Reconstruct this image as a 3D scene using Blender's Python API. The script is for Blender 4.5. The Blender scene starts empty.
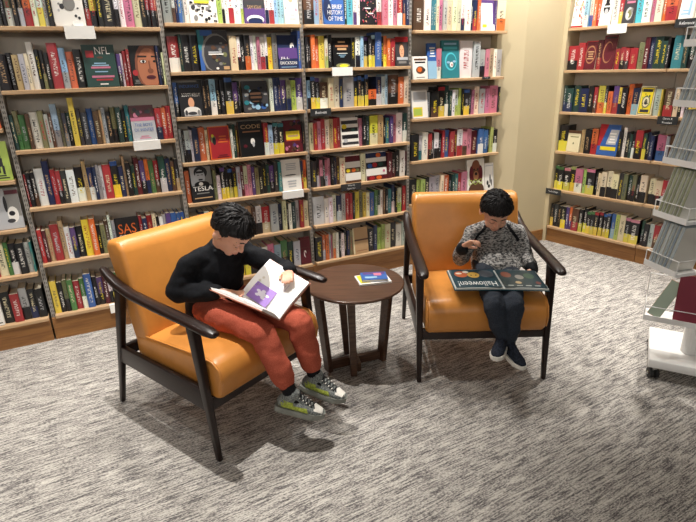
import bpy, bmesh, math, random, re
import numpy as np
from mathutils import Vector, Matrix, noise
from mathutils.bvhtree import BVHTree
random.seed(7)
scene = bpy.context.scene
COL = scene.collection

# ------------------------------------------------------------------ camera
IW, IH, FPX, EYE = 696, 522, 523.0, 1.55
ROLL = math.atan(-0.0262)
PITCH = math.atan2((IH/2-68.0)*math.cos(ROLL), FPX)
cr, sr_ = math.cos(ROLL), math.sin(ROLL)
FW = Vector((0, math.cos(PITCH), -math.sin(PITCH))); RT = Vector((1, 0, 0)); UP = RT.cross(FW)
EYEP = Vector((0, 0, EYE))
def ray(x, y):
    dx, dy = x-IW/2, y-IH/2
    return FPX*FW + (dx*cr+dy*sr_)*RT + (dx*sr_-dy*cr)*UP
def proj(P):
    v = Vector(P)-EYEP; z = v.dot(FW); a = FPX*v.dot(RT)/z; b = FPX*v.dot(UP)/z
    return IW/2+a*cr+b*sr_, IH/2+a*sr_-b*cr
def on_floor(x, y, z=0.0):
    d = ray(x, y); return EYEP + d*((z-EYE)/d.z)
cam_d = bpy.data.cameras.new('camera'); cam = bpy.data.objects.new('camera', cam_d); COL.objects.link(cam)
cam_d.sensor_fit = 'HORIZONTAL'; cam_d.sensor_width = 36.0; cam_d.lens = 36.0*FPX/IW
cam_d.clip_start = 0.05; cam_d.clip_end = 60
right_im = RT*cr + UP*sr_; up_im = RT*(-sr_) + UP*cr
cam.matrix_world = Matrix(((right_im.x, up_im.x, -FW.x, 0), (right_im.y, up_im.y, -FW.y, 0), (right_im.z, up_im.z, -FW.z, EYE), (0, 0, 0, 1)))
scene.camera = cam

# ------------------------------------------------------------------ colours
def lin(c): return c/12.92 if c <= .04045 else ((c+.055)/1.055)**2.4
def hexc(h):
    return tuple(lin(int(h[i:i+2], 16)/255) for i in (0, 2, 4))
PAL = {k: hexc(v) for k, v in dict(k='1b1a1d', d='38373a', a='7f7d79', s='b0b1b3', w='e4e0d8', c='d8cda8', e='b6946c', u='573c2b', r='a3262c', m='561722',
       o='cf6329', y='dcc62c', L='a2b852', g='44773c', G='21403a', v='72734c', t='2c7780', C='4fb8c4', l='8fb4cc', b='335b9c', n='1f2a4c', p='573d76', P='bf7088',
       K='0c0c0e', S='d9a07c', H='9a6a4a', Z='a8694a', X='7a4630').items()}
CN = dict(k='black', d='dark grey', a='grey', s='silver', w='white', c='cream', e='tan', u='brown', r='red', m='maroon', o='orange', y='yellow', L='lime', g='green',
          G='dark green', v='olive', t='teal', C='turquoise', l='pale blue', b='blue', n='navy', p='purple', P='pink')
DARK = set('kdumnpGrbtgo')

# ------------------------------------------------------------------ materials
def new_mat(name):
    m = bpy.data.materials.new(name); m.use_nodes = True
    nt = m.node_tree; b = nt.nodes['Principled BSDF']
    return m, nt, b
def N(nt, t, **kw):
    n = nt.nodes.new(t)
    for k, v in kw.items():
        if k in n.inputs: n.inputs[k].default_value = v
        else: setattr(n, k, v)
    return n
def math_n(nt, op, a, b=None):
    n = nt.nodes.new('ShaderNodeMath'); n.operation = op
    for i, v in enumerate((a, b)):
        if v is None: continue
        if isinstance(v, (int, float)): n.inputs[i].default_value = v
        else: nt.links.new(v, n.inputs[i])
    return n.outputs[0]
def ramp(nt, fac, stops):
    r = nt.nodes.new('ShaderNodeValToRGB'); e = r.color_ramp.elements
    while len(e) < len(stops): e.new(.5)
    for el, (p, c) in zip(e, stops): el.position = p; el.color = (*c, 1)
    nt.links.new(fac, r.inputs[0]); return r.outputs[0]
def bump(nt, b, h, strength=.3, dist=.002):
    n = N(nt, 'ShaderNodeBump', Strength=strength, Distance=dist); nt.links.new(h, n.inputs['Height']); nt.links.new(n.outputs[0], b.inputs['Normal'])
def coords(nt, scale=(1, 1, 1), rot=(0, 0, 0), kind='Object'):
    tc = nt.nodes.new('ShaderNodeTexCoord'); mp = nt.nodes.new('ShaderNodeMapping'); nt.links.new(tc.outputs[kind], mp.inputs[0])
    mp.inputs['Rotation'].default_value = rot; m2 = nt.nodes.new('ShaderNodeMapping'); m2.inputs['Scale'].default_value = scale
    nt.links.new(mp.outputs[0], m2.inputs[0]); return m2.outputs[0]
def noise_n(nt, co, scale, detail=3, rough=.5):
    n = N(nt, 'ShaderNodeTexNoise', Scale=scale, Detail=detail, Roughness=rough); nt.links.new(co, n.inputs['Vector']); return n.outputs['Fac']

def mat_plain(name, col, rough=.5, metal=0., nscale=40, namt=.12, bumpy=.0, stretch=(1, 1, 1), coat=0.):
    m, nt, b = new_mat(name); b.inputs['Roughness'].default_value = rough; b.inputs['Metallic'].default_value = metal
    f = noise_n(nt, coords(nt, stretch), nscale, 4)
    lo = tuple(c*(1-namt) for c in col); hi = tuple(min(1, c*(1+namt)) for c in col)
    nt.links.new(ramp(nt, f, [(.3, lo), (.7, hi)]), b.inputs['Base Color'])
    if coat: b.inputs['Coat Weight'].default_value = coat
    if bumpy: bump(nt, b, f, bumpy)
    return m
def mat_attr(name, rough=.4, text=True):
    """book surface: colours stored per face, with small illegible letter marks on the spines"""
    m, nt, b = new_mat(name); b.inputs['Roughness'].default_value = rough
    col = N(nt, 'ShaderNodeVertexColor', layer_name='Col').outputs[0]
    if text:
        tcol = N(nt, 'ShaderNodeVertexColor', layer_name='Tex').outputs[0]
        uv = N(nt, 'ShaderNodeUVMap', uv_map='UVMap'); sp = nt.nodes.new('ShaderNodeSeparateXYZ'); nt.links.new(uv.outputs[0], sp.inputs[0])
        mp = nt.nodes.new('ShaderNodeMapping'); mp.inputs['Scale'].default_value = (1.7, 210, 1); nt.links.new(uv.outputs[0], mp.inputs[0])
        f = noise_n(nt, mp.outputs[0], 1.0, 1, .5)
        on = math_n(nt, 'GREATER_THAN', f, .53)
        near = math_n(nt, 'LESS_THAN', math_n(nt, 'ABSOLUTE', math_n(nt, 'SUBTRACT', sp.outputs[0], .5)), .27)
        fac = math_n(nt, 'MULTIPLY', on, near)
        mix = nt.nodes.new('ShaderNodeMix'); mix.data_type = 'RGBA'
        nt.links.new(fac, mix.inputs['Factor']); nt.links.new(col, mix.inputs['A']); nt.links.new(tcol, mix.inputs['B'])
        col = mix.outputs['Result']
    nt.links.new(col, b.inputs['Base Color'])
    return m
M = {}
M['book'] = mat_attr('book_cover', .38)
M['art'] = mat_attr('printed_art', .35, False)
def mat_wood(name, c0, c1, rough, along=(1.5, 22, 22), coat=0.):
    m, nt, b = new_mat(name); b.inputs['Roughness'].default_value = rough
    co = coords(nt, along); f = noise_n(nt, co, 3.0, 6, .6)
    nt.links.new(ramp(nt, f, [(.3, c0), (.7, c1)]), b.inputs['Base Color'])
    b.inputs['Specular IOR Level'].default_value = .35
    if coat: b.inputs['Coat Weight'].default_value = coat; b.inputs['Coat Roughness'].default_value = .2
    bump(nt, b, f, .08)
    return m
M['maple'] = mat_wood('maple_shelf_wood', hexc('b08c68'), hexc('c9aa84'), .42)
M['kick'] = mat_wood('brown_kickboard_wood', hexc('7d5330'), hexc('a0713f'), .45)
M['walnut'] = mat_wood('dark_walnut', hexc('160d0a'), hexc('2a1813'), .36, (6, 30, 30), .12)
M['table'] = mat_wood('brown_table_wood', hexc('3c281f'), hexc('5f4433'), .32, (2, 26, 26), .2)
M['panel'] = mat_plain('greige_back_panel', hexc('d6cdbf'), .6, 0, 6, .05)
M['steel'] = mat_plain('grey_slotted_steel', hexc('a8a39b'), .5, 0, 20, .05)
M['slot'] = mat_plain('dark_slot', hexc('1b1a19'), .6)
M['wallpaint'] = mat_plain('beige_wall_paint', hexc('c6b794'), .6, 0, 3, .03)
M['whitewall'] = mat_plain('pale_wall_paint', hexc('857f77'), .7, 0, 3, .03)
M['ceil'] = mat_plain('ceiling_paint', hexc('b9b5ae'), .8, 0, 3, .03)
M['paper'] = mat_plain('white_paper', hexc('f2f0ea'), .6, 0, 30, .02)
M['page'] = mat_plain('cream_page_edges', hexc('e4dac2'), .7, 0, 200, .06)
M['leather'] = mat_plain('tan_orange_leather', hexc('cd883f'), .36, 0, 14, .06)
def _leather():
    m = M['leather']; nt = m.node_tree; b = nt.nodes['Principled BSDF']
    f = noise_n(nt, coords(nt), 260, 3); g = noise_n(nt, coords(nt), 9, 2)
    bump(nt, b, math_n(nt, 'ADD', math_n(nt, 'MULTIPLY', f, .25), g), .25, .006)
_leather()
M['skin'] = mat_plain('skin', hexc('e0a88c'), .5, 0, 25, .05); M['skin'].node_tree.nodes['Principled BSDF'].inputs['Subsurface Weight'].default_value = .12
M['skin'].node_tree.nodes['Principled BSDF'].inputs['Subsurface Radius'].default_value = (.01, .004, .002)
M['lip'] = mat_plain('lip', hexc('b06a5c'), .45)
M['brow'] = mat_plain('dark_brow_hair', hexc('1a1210'), .6)
def mat_hair():
    m, nt, b = new_mat('black_hair'); b.inputs['Roughness'].default_value = .55; b.inputs['Specular IOR Level'].default_value = .3
    f = noise_n(nt, coords(nt, (1, 1, .25)), 170, 3)
    nt.links.new(ramp(nt, f, [(.3, hexc('0b0a0b')), (.75, hexc('201c1c'))]), b.inputs['Base Color']); bump(nt, b, f, .5, .004); return m
M['hair'] = mat_hair()
def mat_knit(name, c0, c1, scale, stretch=(1, 1, 1), b_=.3, lo=.42, hi=.58, rough=.85):
    m, nt, b = new_mat(name); b.inputs['Roughness'].default_value = rough
    f = noise_n(nt, coords(nt, stretch), scale, 3, .6)
    nt.links.new(ramp(nt, f, [(lo, c0), (hi, c1)]), b.inputs['Base Color']); bump(nt, b, f, b_, .003)
    b.inputs['Specular IOR Level'].default_value = .25
    return m
M['blacknit'] = mat_knit('black_jersey', hexc('08090c'), hexc('101218'), 120)
M['heather'] = mat_knit('grey_heather_knit', hexc('39393a'), hexc('a6a39f'), 70, (1, 1, 2.4))
M['darkrib'] = mat_knit('black_rib_knit', hexc('121316'), hexc('1e2024'), 160)
M['redpants'] = mat_knit('rust_red_cotton', hexc('a54c38'), hexc('b55a44'), 260)
M['slate'] = mat_knit('dark_slate_cotton', hexc('282d35'), hexc('343a44'), 260)
M['sock'] = mat_knit('black_sock', hexc('0d0d10'), hexc('17171b'), 150)
M['shoegrey'] = mat_knit('grey_shoe_mesh', hexc('5c605f'), hexc('8b8f8b'), 180)
M['shoelime'] = mat_knit('lime_shoe_panel', hexc('8e9a3e'), hexc('b4c054'), 120)
M['shoenavy'] = mat_knit('navy_shoe_cloth', hexc('171b24'), hexc('272d3a'), 120)
M['solegrey'] = mat_plain('grey_rubber_sole', hexc('7e8078'), .6)
M['solewhite'] = mat_plain('white_rubber_sole', hexc('e4e0d6'), .55)
M['lace'] = mat_plain('black_lace', hexc('121214'), .7)
M['whitemetal'] = mat_plain('white_enamel', hexc('ebeae7'), .35, 0, 10, .03)
M['chrome'] = mat_plain('chrome', hexc('c8c8c8'), .15, 1., 10, .03)
M['rubber'] = mat_plain('black_rubber', hexc('151515'), .5)
M['signdark'] = mat_plain('dark_sign_plastic', hexc('2f3133'), .4)
M['signwhite'] = mat_plain('white_sign_lettering', hexc('f4f4f2'), .5)
def mat_carpet():
    m, nt, b = new_mat('heathered_grey_carpet'); b.inputs['Roughness'].default_value = .95
    rz = -math.radians(29)
    c1 = coords(nt, (10, 125, 1), (0, 0, rz)); f1 = noise_n(nt, c1, 1.0, 4, .65)
    c2 = coords(nt, (9, 26, 1), (0, 0, rz)); f2 = noise_n(nt, c2, 1.0, 3, .6)
    c3 = coords(nt, (90, 230, 1), (0, 0, rz)); f3 = noise_n(nt, c3, 1.0, 2, .6)
    mix = math_n(nt, 'ADD', math_n(nt, 'ADD', math_n(nt, 'MULTIPLY', f1, .48), math_n(nt, 'MULTIPLY', f2, .16)), math_n(nt, 'MULTIPLY', f3, .36))
    nt.links.new(ramp(nt, mix, [(.40, hexc('504c4c')), (.465, hexc('767270')), (.51, hexc('a7a29b')), (.59, hexc('c8c3ba'))]), b.inputs['Base Color'])
    bump(nt, b, mix, .6, .006); b.inputs['Specular IOR Level'].default_value = .1
    return m
M['carpet'] = mat_carpet()

# ------------------------------------------------------------------ mesh helper
class MB:
    def __init__(s): s.v = []; s.f = []; s.c = []; s.t = []; s.uv = []; s.m = []; s.smooth = False
    def quad(s, pts, col=None, tcol=None, uv=None, mi=0):
        i = len(s.v); s.v += [tuple(p) for p in pts]; s.f.append(tuple(range(i, i+len(pts))))
        s.c.append(col or (1, 1, 1)); s.t.append(tcol or col or (1, 1, 1)); s.uv.append(uv or [(0, 0)]*len(pts)); s.m.append(mi)
    def faces(s, vs, fs, col=None, mi=0):
        i = len(s.v); s.v += [tuple(p) for p in vs]
        for f in fs:
            s.f.append(tuple(i+k for k in f)); s.c.append(col or (1, 1, 1)); s.t.append(col or (1, 1, 1)); s.uv.append([(0, 0)]*len(f)); s.m.append(mi)
    def box(s, x0, y0, z0, x1, y1, z1, col=None, mi=0):
        v = [(x0, y0, z0), (x1, y0, z0), (x1, y1, z0), (x0, y1, z0), (x0, y0, z1), (x1, y0, z1), (x1, y1, z1), (x0, y1, z1)]
        s.faces(v, [(0, 3, 2, 1), (4, 5, 6, 7), (0, 1, 5, 4), (1, 2, 6, 5), (2, 3, 7, 6), (3, 0, 4, 7)], col, mi)
    def merge(s, o, mat):
        i = len(s.v); s.v += [tuple(mat @ Vector(p)) for p in o.v]
        s.f += [tuple(i+k for k in f) for f in o.f]; s.c += o.c; s.t += o.t; s.uv += o.uv; s.m += o.m
    def tube(s, pts, rad, seg=10, col=None, caps=True, mi=0, side=None):
        """lofted tube; rad: number or list of numbers or (ra, rb) pairs; side: vector that ra lies along"""
        pts = [Vector(p) for p in pts]; n = len(pts)
        rad = [rad]*n if isinstance(rad, (int, float)) else list(rad)
        rad = [(r, r) if isinstance(r, (int, float)) else r for r in rad]
        T = []
        for i in range(n):
            a = pts[max(0, i-1)]; b = pts[min(n-1, i+1)]; T.append((b-a).normalized())
        ref = Vector(side) if side is not None else (Vector((0, 0, 1)) if abs(T[0].z) < .9 else Vector((1, 0, 0)))
        rings = []
        prev = None
        for i in range(n):
            if side is not None or prev is None: a = (ref-T[i]*ref.dot(T[i]))
            else: a = prev-T[i]*prev.dot(T[i])
            a.normalize(); prev = a; b = T[i].cross(a)
            rings.append((pts[i], a, b, rad[i]))
        vs = []
        if caps:
            p, a, b, (ra, rb) = rings[0]; r = min(ra, rb)
            full = [(p-T[0]*r*.6, a, b, (ra*.75, rb*.75)), *rings]
            p, a, b, (ra, rb) = rings[-1]; r = min(ra, rb)
            full.append((p+T[-1]*r*.6, a, b, (ra*.75, rb*.75)))
            e0 = rings[0][0]-T[0]*min(rings[0][3])*.95; e1 = rings[-1][0]+T[-1]*min(rings[-1][3])*.95
        else:
            full = rings; e0 = rings[0][0]; e1 = rings[-1][0]
        for p, a, b, (ra, rb) in full:
            for k in range(seg):
                t = 2*math.pi*k/seg; vs.append(p+a*(math.cos(t)*ra)+b*(math.sin(t)*rb))
        fs = []
        for i in range(len(full)-1):
            for k in range(seg):
                k2 = (k+1) % seg; fs.append((i*seg+k, i*seg+k2, (i+1)*seg+k2, (i+1)*seg+k))
        j = len(vs); vs += [e0, e1]; last = (len(full)-1)*seg
        for k in range(seg):
            k2 = (k+1) % seg; fs.append((j, k2, k)); fs.append((j+1, last+k, last+k2))
        s.faces(vs, fs, col, mi)
    def ell(s, c, r, ax=None, seg=20, rings=12, col=None, mi=0):
        ax = ax or (Vector((1, 0, 0)), Vector((0, 1, 0)), Vector((0, 0, 1))); c = Vector(c)
        vs = []; fs = []
        for i in range(1, rings):
            th = math.pi*i/rings
            for k in range(seg):
                ph = 2*math.pi*k/seg
                vs.append(c+ax[0]*(r[0]*math.sin(th)*math.cos(ph))+ax[1]*(r[1]*math.sin(th)*math.sin(ph))+ax[2]*(r[2]*math.cos(th)))
        for i in range(rings-2):
            for k in range(seg):
                k2 = (k+1) % seg; fs.append((i*seg+k, (i+1)*seg+k, (i+1)*seg+k2, i*seg+k2))
        j = len(vs); vs += [c+ax[2]*r[2], c-ax[2]*r[2]]; l = (rings-2)*seg
        for k in range(seg):
            k2 = (k+1) % seg; fs.append((j, k, k2)); fs.append((j+1, l+k2, l+k))
        s.faces(vs, fs, col, mi)
    def prism(s, prof, y0, y1, axis='y', col=None, mi=0):
        """profile of (x, z) points extruded along y"""
        n = len(prof); v = [(x, y0, z) for x, z in prof]+[(x, y1, z) for x, z in prof]
        f = [tuple(range(n)), tuple(range(2*n-1, n-1, -1))]+[(i, i+n, (i+1) % n+n, (i+1) % n) for i in range(n)]
        s.faces(v, f, col, mi)
    def mesh(s, name, mats=None):
        me = bpy.data.meshes.new(name); me.from_pydata(s.v, [], s.f)
        mats = mats if isinstance(mats, (list, tuple)) else [mats]
        for m in mats:
            if m is not None: me.materials.append(m)
        if any(s.m): me.polygons.foreach_set('material_index', s.m)
        if mats[0] in (M['book'], M['art']):
            ca = me.color_attributes.new('Col', 'FLOAT_COLOR', 'CORNER'); ta = me.color_attributes.new('Tex', 'FLOAT_COLOR', 'CORNER'); ul = me.uv_layers.new(name='UVMap')
            cc = []; tt = []; uu = []
            for f, c, t, u in zip(s.f, s.c, s.t, s.uv):
                for k in range(len(f)): cc += [*c, 1]; tt += [*t, 1]; uu += [*u[k]]
            ca.data.foreach_set('color', cc); ta.data.foreach_set('color', tt); ul.data.foreach_set('uv', uu)
        if s.smooth: me.polygons.foreach_set('use_smooth', [True]*len(me.polygons))
        me.update(); return me
    def build(s, name, mats, parent=None):
        return link(name, s.mesh(name, mats), parent)
def link(name, me, parent=None):
    o = bpy.data.objects.new(name, me); COL.objects.link(o)
    if parent is not None: o.parent = parent
    return o
def tag(o, label, cat, group=None, kind=None):
    o['label'] = label; o['category'] = cat
    if group: o['group'] = group
    if kind: o['kind'] = kind
    return o
def struct(o): o['kind'] = 'structure'; return o
def empty(name, loc=(0, 0, 0), rz=0., label=None, cat=None, group=None):
    o = bpy.data.objects.new(name, None); COL.objects.link(o); o.location = loc; o.rotation_euler = (0, 0, rz); o.empty_display_size = .1
    if label: tag(o, label, cat, group)
    return o
def bevelled(mb, name, mat, parent, off, seg=3, smooth=True, angle=30, post=None):
    me = mb.mesh(name, mat); bm = bmesh.new(); bm.from_mesh(me)
    bmesh.ops.remove_doubles(bm, verts=bm.verts, dist=1e-5); bmesh.ops.recalc_face_normals(bm, faces=bm.faces)
    ed = [e for e in bm.edges if len(e.link_faces) == 2 and e.calc_face_angle(0) > math.radians(angle)]
    bmesh.ops.bevel(bm, geom=ed, offset=off, segments=seg, profile=.5, affect='EDGES', clamp_overlap=True)
    if post: post(bm)
    bm.to_mesh(me); bm.free()
    if smooth: me.polygons.foreach_set('use_smooth', [True]*len(me.polygons))
    return link(name, me, parent)
_tc = {}
def text_verts(s):
    """(verts, faces, width, height) of a piece of lettering, flat in x/y, unit size"""
    if s in _tc: return _tc[s]
    cu = bpy.data.curves.new('lettering', 'FONT'); cu.body = s; cu.size = 1; cu.resolution_u = 3
    o = bpy.data.objects.new('lettering', cu); COL.objects.link(o); dg = bpy.context.evaluated_depsgraph_get(); dg.update()
    me = bpy.data.meshes.new_from_object(o.evaluated_get(dg)); vs = [tuple(v.co) for v in me.vertices]; fs = [tuple(p.vertices) for p in me.polygons]
    bpy.data.objects.remove(o); bpy.data.curves.remove(cu); bpy.data.meshes.remove(me)
    x0 = min(v[0] for v in vs); x1 = max(v[0] for v in vs); y0 = min(v[1] for v in vs); y1 = max(v[1] for v in vs)
    vs = [((x-x0)/(x1-x0), (y-y0)/(y1-y0)) for x, y, z in vs]
    _tc[s] = (vs, fs, x1-x0, y1-y0); return _tc[s]
def put_text(mb, s, org, ex, ey, cx, cy, w, h, col):
    """lettering centred on (cx, cy) of the plane org + ex*x + ey*y, w wide and h high"""
    vs, fs, tw, th = text_verts(s); org = Vector(org); ex = Vector(ex); ey = Vector(ey)
    mb.faces([org+ex*(cx+(x-.5)*w)+ey*(cy+(y-.5)*h) for x, y in vs], fs, col)
def Rz(a): return Matrix.Rotation(a, 4, 'Z')
# ------------------------------------------------------------------ the room
BA = math.radians(26.0); BO = Vector((-2.102, 2.774, 0))
RA = math.radians(-51.5); RO = Vector((1.815, 4.631, 0))
BM = Matrix.Translation(BO) @ Rz(BA); RM = Matrix.Translation(RO) @ Rz(RA)
def in_bay(mb, M4):
    o = MB(); o.merge(mb, M4); return o
def slab_wall(name, M4, u0, u1, v0, v1, z0, z1, mat):
    b = MB(); b.box(u0, v0, z0, u1, v1, z1); return struct(in_bay(b, M4).build(name, mat))
ZC = 3.0
b = MB(); b.box(-4.6, -3.2, -.1, 6.2, 7.2, 0); struct(b.build('floor', M['carpet']))
b = MB(); b.box(-4.6, -3.2, ZC, 6.2, 7.2, ZC+.1); struct(b.build('ceiling', M['ceil']))
slab_wall('wall_back', BM, -2.6, 4.55, .36, .46, 0, ZC, M['whitewall'])
slab_wall('wall_right', RM, -.45, 6.6, .36, .46, 0, ZC, M['whitewall'])
b = MB(); b.box(-4.6, -3.2, 0, -4.5, 7.2, ZC); struct(b.build('wall_left', M['whitewall']))
b = MB(); b.box(-4.5, -3.2, 0, 6.2, -3.1, ZC); struct(b.build('wall_front', M['whitewall']))
# the pillar between the bookcases, one chamfered corner
pl = [(3.782, .36), (3.782, .12), (3.93, -.04), (4.33, -.04), (4.50, .36)]
b = MB(); n = len(pl)
b.faces([(x, y, 0) for x, y in pl]+[(x, y, ZC) for x, y in pl], [tuple(range(n-1, -1, -1)), tuple(range(n, 2*n))]+[(i, (i+1) % n, (i+1) % n+n, i+n) for i in range(n)])
struct(in_bay(b, BM).build('wall_pillar', M['wallpaint']))
b = MB(); q = [(3.783, .102), (3.926, -.052), (4.328, -.052)]; q2 = [(3.783, .12), (3.93, -.04), (4.33, -.04)]
for i in range(2):
    p = [q[i], q[i+1], q2[i+1], q2[i]]
    b.faces([(x, y, 0) for x, y in p]+[(x, y, .105) for x, y in p], [(3, 2, 1, 0), (4, 5, 6, 7), (0, 1, 5, 4), (1, 2, 6, 5), (2, 3, 7, 6), (3, 0, 4, 7)])
struct(in_bay(b, BM).build('baseboard_pillar', M['kick']))

# ------------------------------------------------------------------ bookcases
TH = .021; DEP = .185
def bookcase(M4, u0, u1, zs, label, post_l=True, top=2.2, post_r=False, kick_h=None):
    loc = M4 @ Vector(((u0+u1)/2, .15, 0)); rz = M4.to_euler().z
    root = empty('bookcase', loc, rz, label, 'bookcase', 'wall bookcases')
    def L(bm): return in_bay(bm, Matrix.Translation((-(u0+u1)/2, -.15, 0)))
    p = MB(); p.box(u0-(.024 if post_l else .001), DEP+.005, .0, u1+.001, DEP+.02, top); L(p).build('back_panel', M['panel'], root)
    for z in zs:
        p = MB(); p.box(u0+.001, 0, z, u1-.001, DEP, z+TH); bevelled(L(p), 'shelf', M['maple'], root, .003, 2, False)
    kz = kick_h or zs[0]-.002
    p = MB(); p.box(u0-(.023 if post_l else .001), .018, 0, u1+.001, .04, kz); L(p).build('kickboard', M['kick'], root)
    for on, uc in ((post_l, u0-.0125), (post_r, u1+.0125)):
        if not on: continue
        p = MB(); p.box(uc-.011, .045, 0, uc+.011, DEP, top)
        up = L(p).build('upright', M['steel'], root)
        s = MB(); z = .12
        while z < top-.05:
            for du in (-.006, .0025): s.box(uc+du, .0438, z, uc+du+.0035, .0452, z+.014)
            z += .027
        L(s).build('slot_pattern', M['slot'], up)
    return root
ZA = [.138, .434, .71, .987, 1.267, 1.55, 1.83]; ZB = [.143, .48, .82, 1.145, 1.46, 1.775]; ZD = [.158, .445, .727, .99, 1.27, 1.532, 1.80]
ZE = [.14, .49, .835, 1.155, 1.435, 1.77]; ZR = [.125, .468, .805, 1.135, 1.467, 1.787]
BAY = dict(A=(BM, -.56, .29, ZA), B=(BM, .325, 1.18, ZB), C=(BM, 1.205, 2.052, ZD), D=(BM, 2.08, 2.891, ZD), E=(BM, 2.918, 3.775, ZE),
           R=(RM, .03, .82, ZR), S=(RM, .826, 1.62, ZR))
bookcase(*BAY['A'], 'wood shelved bookcase at the far end holding the lime runner cover', False, 2.2)
bookcase(*BAY['B'], 'wood shelved bookcase behind the first armchair holding the football and survival covers')
bookcase(*BAY['C'], 'wood shelved bookcase holding the red cover and the moustached portrait cover')
bookcase(*BAY['D'], 'wood shelved bookcase behind the round table with two black section signs')
bookcase(*BAY['E'], 'wood shelved bookcase between the table bookcase and the beige pillar')
bookcase(*BAY['R'], 'wood shelved bookcase just past the beige pillar with rows of yellow footed guides', False)
bookcase(*BAY['S'], 'wood shelved bookcase half hidden behind the white wire rack', False)
b = MB(); b.box(-.035, -.0, 0, .026, .30, ZC); o = in_bay(b, RM).build('trim_1', M['wallpaint']); struct(o)

# ------------------------------------------------------------------ armchairs
def rounded(mb, name, mat, parent, off, seg=4, puff=None):
    return bevelled(mb, name, mat, parent, off, seg, True, 25, puff)
def armchair(loc, ang, label):
    root = empty('armchair', (*loc, 0), ang, label, 'armchair', 'leather armchairs')
    def post(p0, p1, s, w0, w1):
        """tapered square leg from p0 (foot) to p1"""
        (f0, z0), (f1, z1) = p0, p1; m = MB(); v = []
        for f, z, w in ((f0, z0, w0), (f1, z1, w1)):
            h = w/2; v += [(f-h, s-h*.85, z), (f+h, s-h*.85, z), (f+h, s+h*.85, z), (f-h, s+h*.85, z)]
        m.faces(v, [(0, 3, 2, 1), (4, 5, 6, 7), (0, 1, 5, 4), (1, 2, 6, 5), (2, 3, 7, 6), (3, 0, 4, 7)])
        return bevelled(m, 'leg', M['walnut'], root, .006, 3)
    for s in (-.325, .325):
        post((.365, 0), (.305, .625), s, .026, .046)
        post((-.375, 0), (-.195, .655), s, .026, .044)
        path = [(-.312, .728), (-.295, .716), (-.265, .698), (-.20, .672), (-.10, .652), (.08, .640), (.28, .632), (.40, .624), (.438, .620)]
        hw = [.016, .021, .024, .026, .028, .029, .030, .030, .022]; ht = [.013, .018, .020, .021, .021, .020, .019, .018, .013]
        m = MB(); m.tube([(f, s, z) for f, z in path], [(a, c) for a, c in zip(hw, ht)], 16, side=(0, 1, 0)); m.smooth = True
        m.build('armrest', M['walnut'], root)
        m = MB(); m.prism([(-.318, .262), (-.292, .35), (.322, .345), (.336, .24)], s-.012, s+.012); bevelled(m, 'side_rail', M['walnut'], root, .004, 2)
    m = MB(); m.box(.325, -.315, .235, .35, .315, .295); bevelled(m, 'front_rail', M['walnut'], root, .004, 2)
    m = MB(); m.box(-.29, -.315, .29, -.265, .315, .345); bevelled(m, 'back_rail', M['walnut'], root, .004, 2)
    def puff(bm):
        bmesh.ops.subdivide_edges(bm, edges=[e for e in bm.edges if e.calc_length() > .15], cuts=5, use_grid_fill=True)
        for v in bm.verts:
            if v.co.z > .40 and v.co.x > -.2:
                k = max(0, 1-(v.co.y/.29)**2)*max(0, 1-((v.co.x-.08)/.36)**2); v.co.z += .014*k
    m = MB(); m.prism([(-.19, .290), (.372, .285), (.402, .32), (.415, .385), (.40, .435), (.365, .462), (.28, .466), (-.19, .43)], -.300, .300)
    seat = rounded(m, 'seat_cushion', M['leather'], root, .022, 4, puff)
    for s in (-1, 1):
        m = MB(); m.tube([(f, s*.296, z) for f, z in [(-.10, .437), (.27, .463), (.36, .458), (.396, .432), (.41, .38), (.398, .325)]], .0035, 6)
        m.smooth = True; m.build('piping', M['leather'], seat)
    def puff2(bm):
        bmesh.ops.subdivide_edges(bm, edges=[e for e in bm.edges if e.calc_length() > .15], cuts=5, use_grid_fill=True)
        for v in bm.verts:
            if v.co.x > -.22:
                k = max(0, 1-(v.co.y/.29)**2)*max(0, 1-((v.co.z-.62)/.24)**2); v.co.x += .014*k
    m = MB(); m.prism([(-.185, .36), (-.31, .825), (-.288, .862), (-.215, .868), (-.178, .835), (-.085, .46), (-.09, .36)], -.298, .298)
    rounded(m, 'backrest_cushion', M['leather'], root, .024, 4, puff2)
    return root
C1 = (-.66, 2.277); A1 = math.atan2(-.607, .795)
C2 = (.68, 2.715); A2 = -math.pi/2
armchair(C1, A1, 'tan leather armchair with dark wood frame holding the boy in black sweater')
armchair(C2, A2, 'tan leather armchair with dark wood frame holding the boy in grey sweater')

# ------------------------------------------------------------------ side table
TC = Vector((.03, 2.53, 0)); TR = .260; TZ = .502
tb = empty('side_table', TC, 0, 'round dark wood side table standing between the two armchairs', 'table')
m = MB(); m.tube([(0, 0, TZ-.024), (0, 0, TZ-.012), (0, 0, TZ-.004), (0, 0, TZ)], [TR-.022, TR, TR, TR-.003], 72, caps=False); bevelled(m, 'tabletop', M['table'], tb, .002, 2, False, 50)
def slat(p0, p1, wdir, w, t, name='leg'):
    p0 = Vector(p0)-TC; p1 = Vector(p1)-TC; wd = Vector(wdir).normalized(); up = (p1-p0).normalized(); td = wd.cross(up).normalized(); m = MB(); v = []
    for p, k in ((p0, 1.0), (p1, 1.25)):
        for a, c in ((-1, -1), (1, -1), (1, 1), (-1, 1)):
            q = p+wd*(w/2*a*k)+td*(t/2*c); q.z = p.z; v.append(q)
    m.faces(v, [(0, 3, 2, 1), (4, 5, 6, 7), (0, 1, 5, 4), (1, 2, 6, 5), (2, 3, 7, 6), (3, 0, 4, 7)])
    return bevelled(m, name, M['table'], tb, .003, 2, False)
slat((.016, 2.425, 0), (.008, 2.37, TZ-.022), (1, .15, 0), .033, .03)
slat((.175, 2.58, 0), (.215, 2.60, TZ-.022), (.6, -.8, 0), .052, .028)
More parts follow.
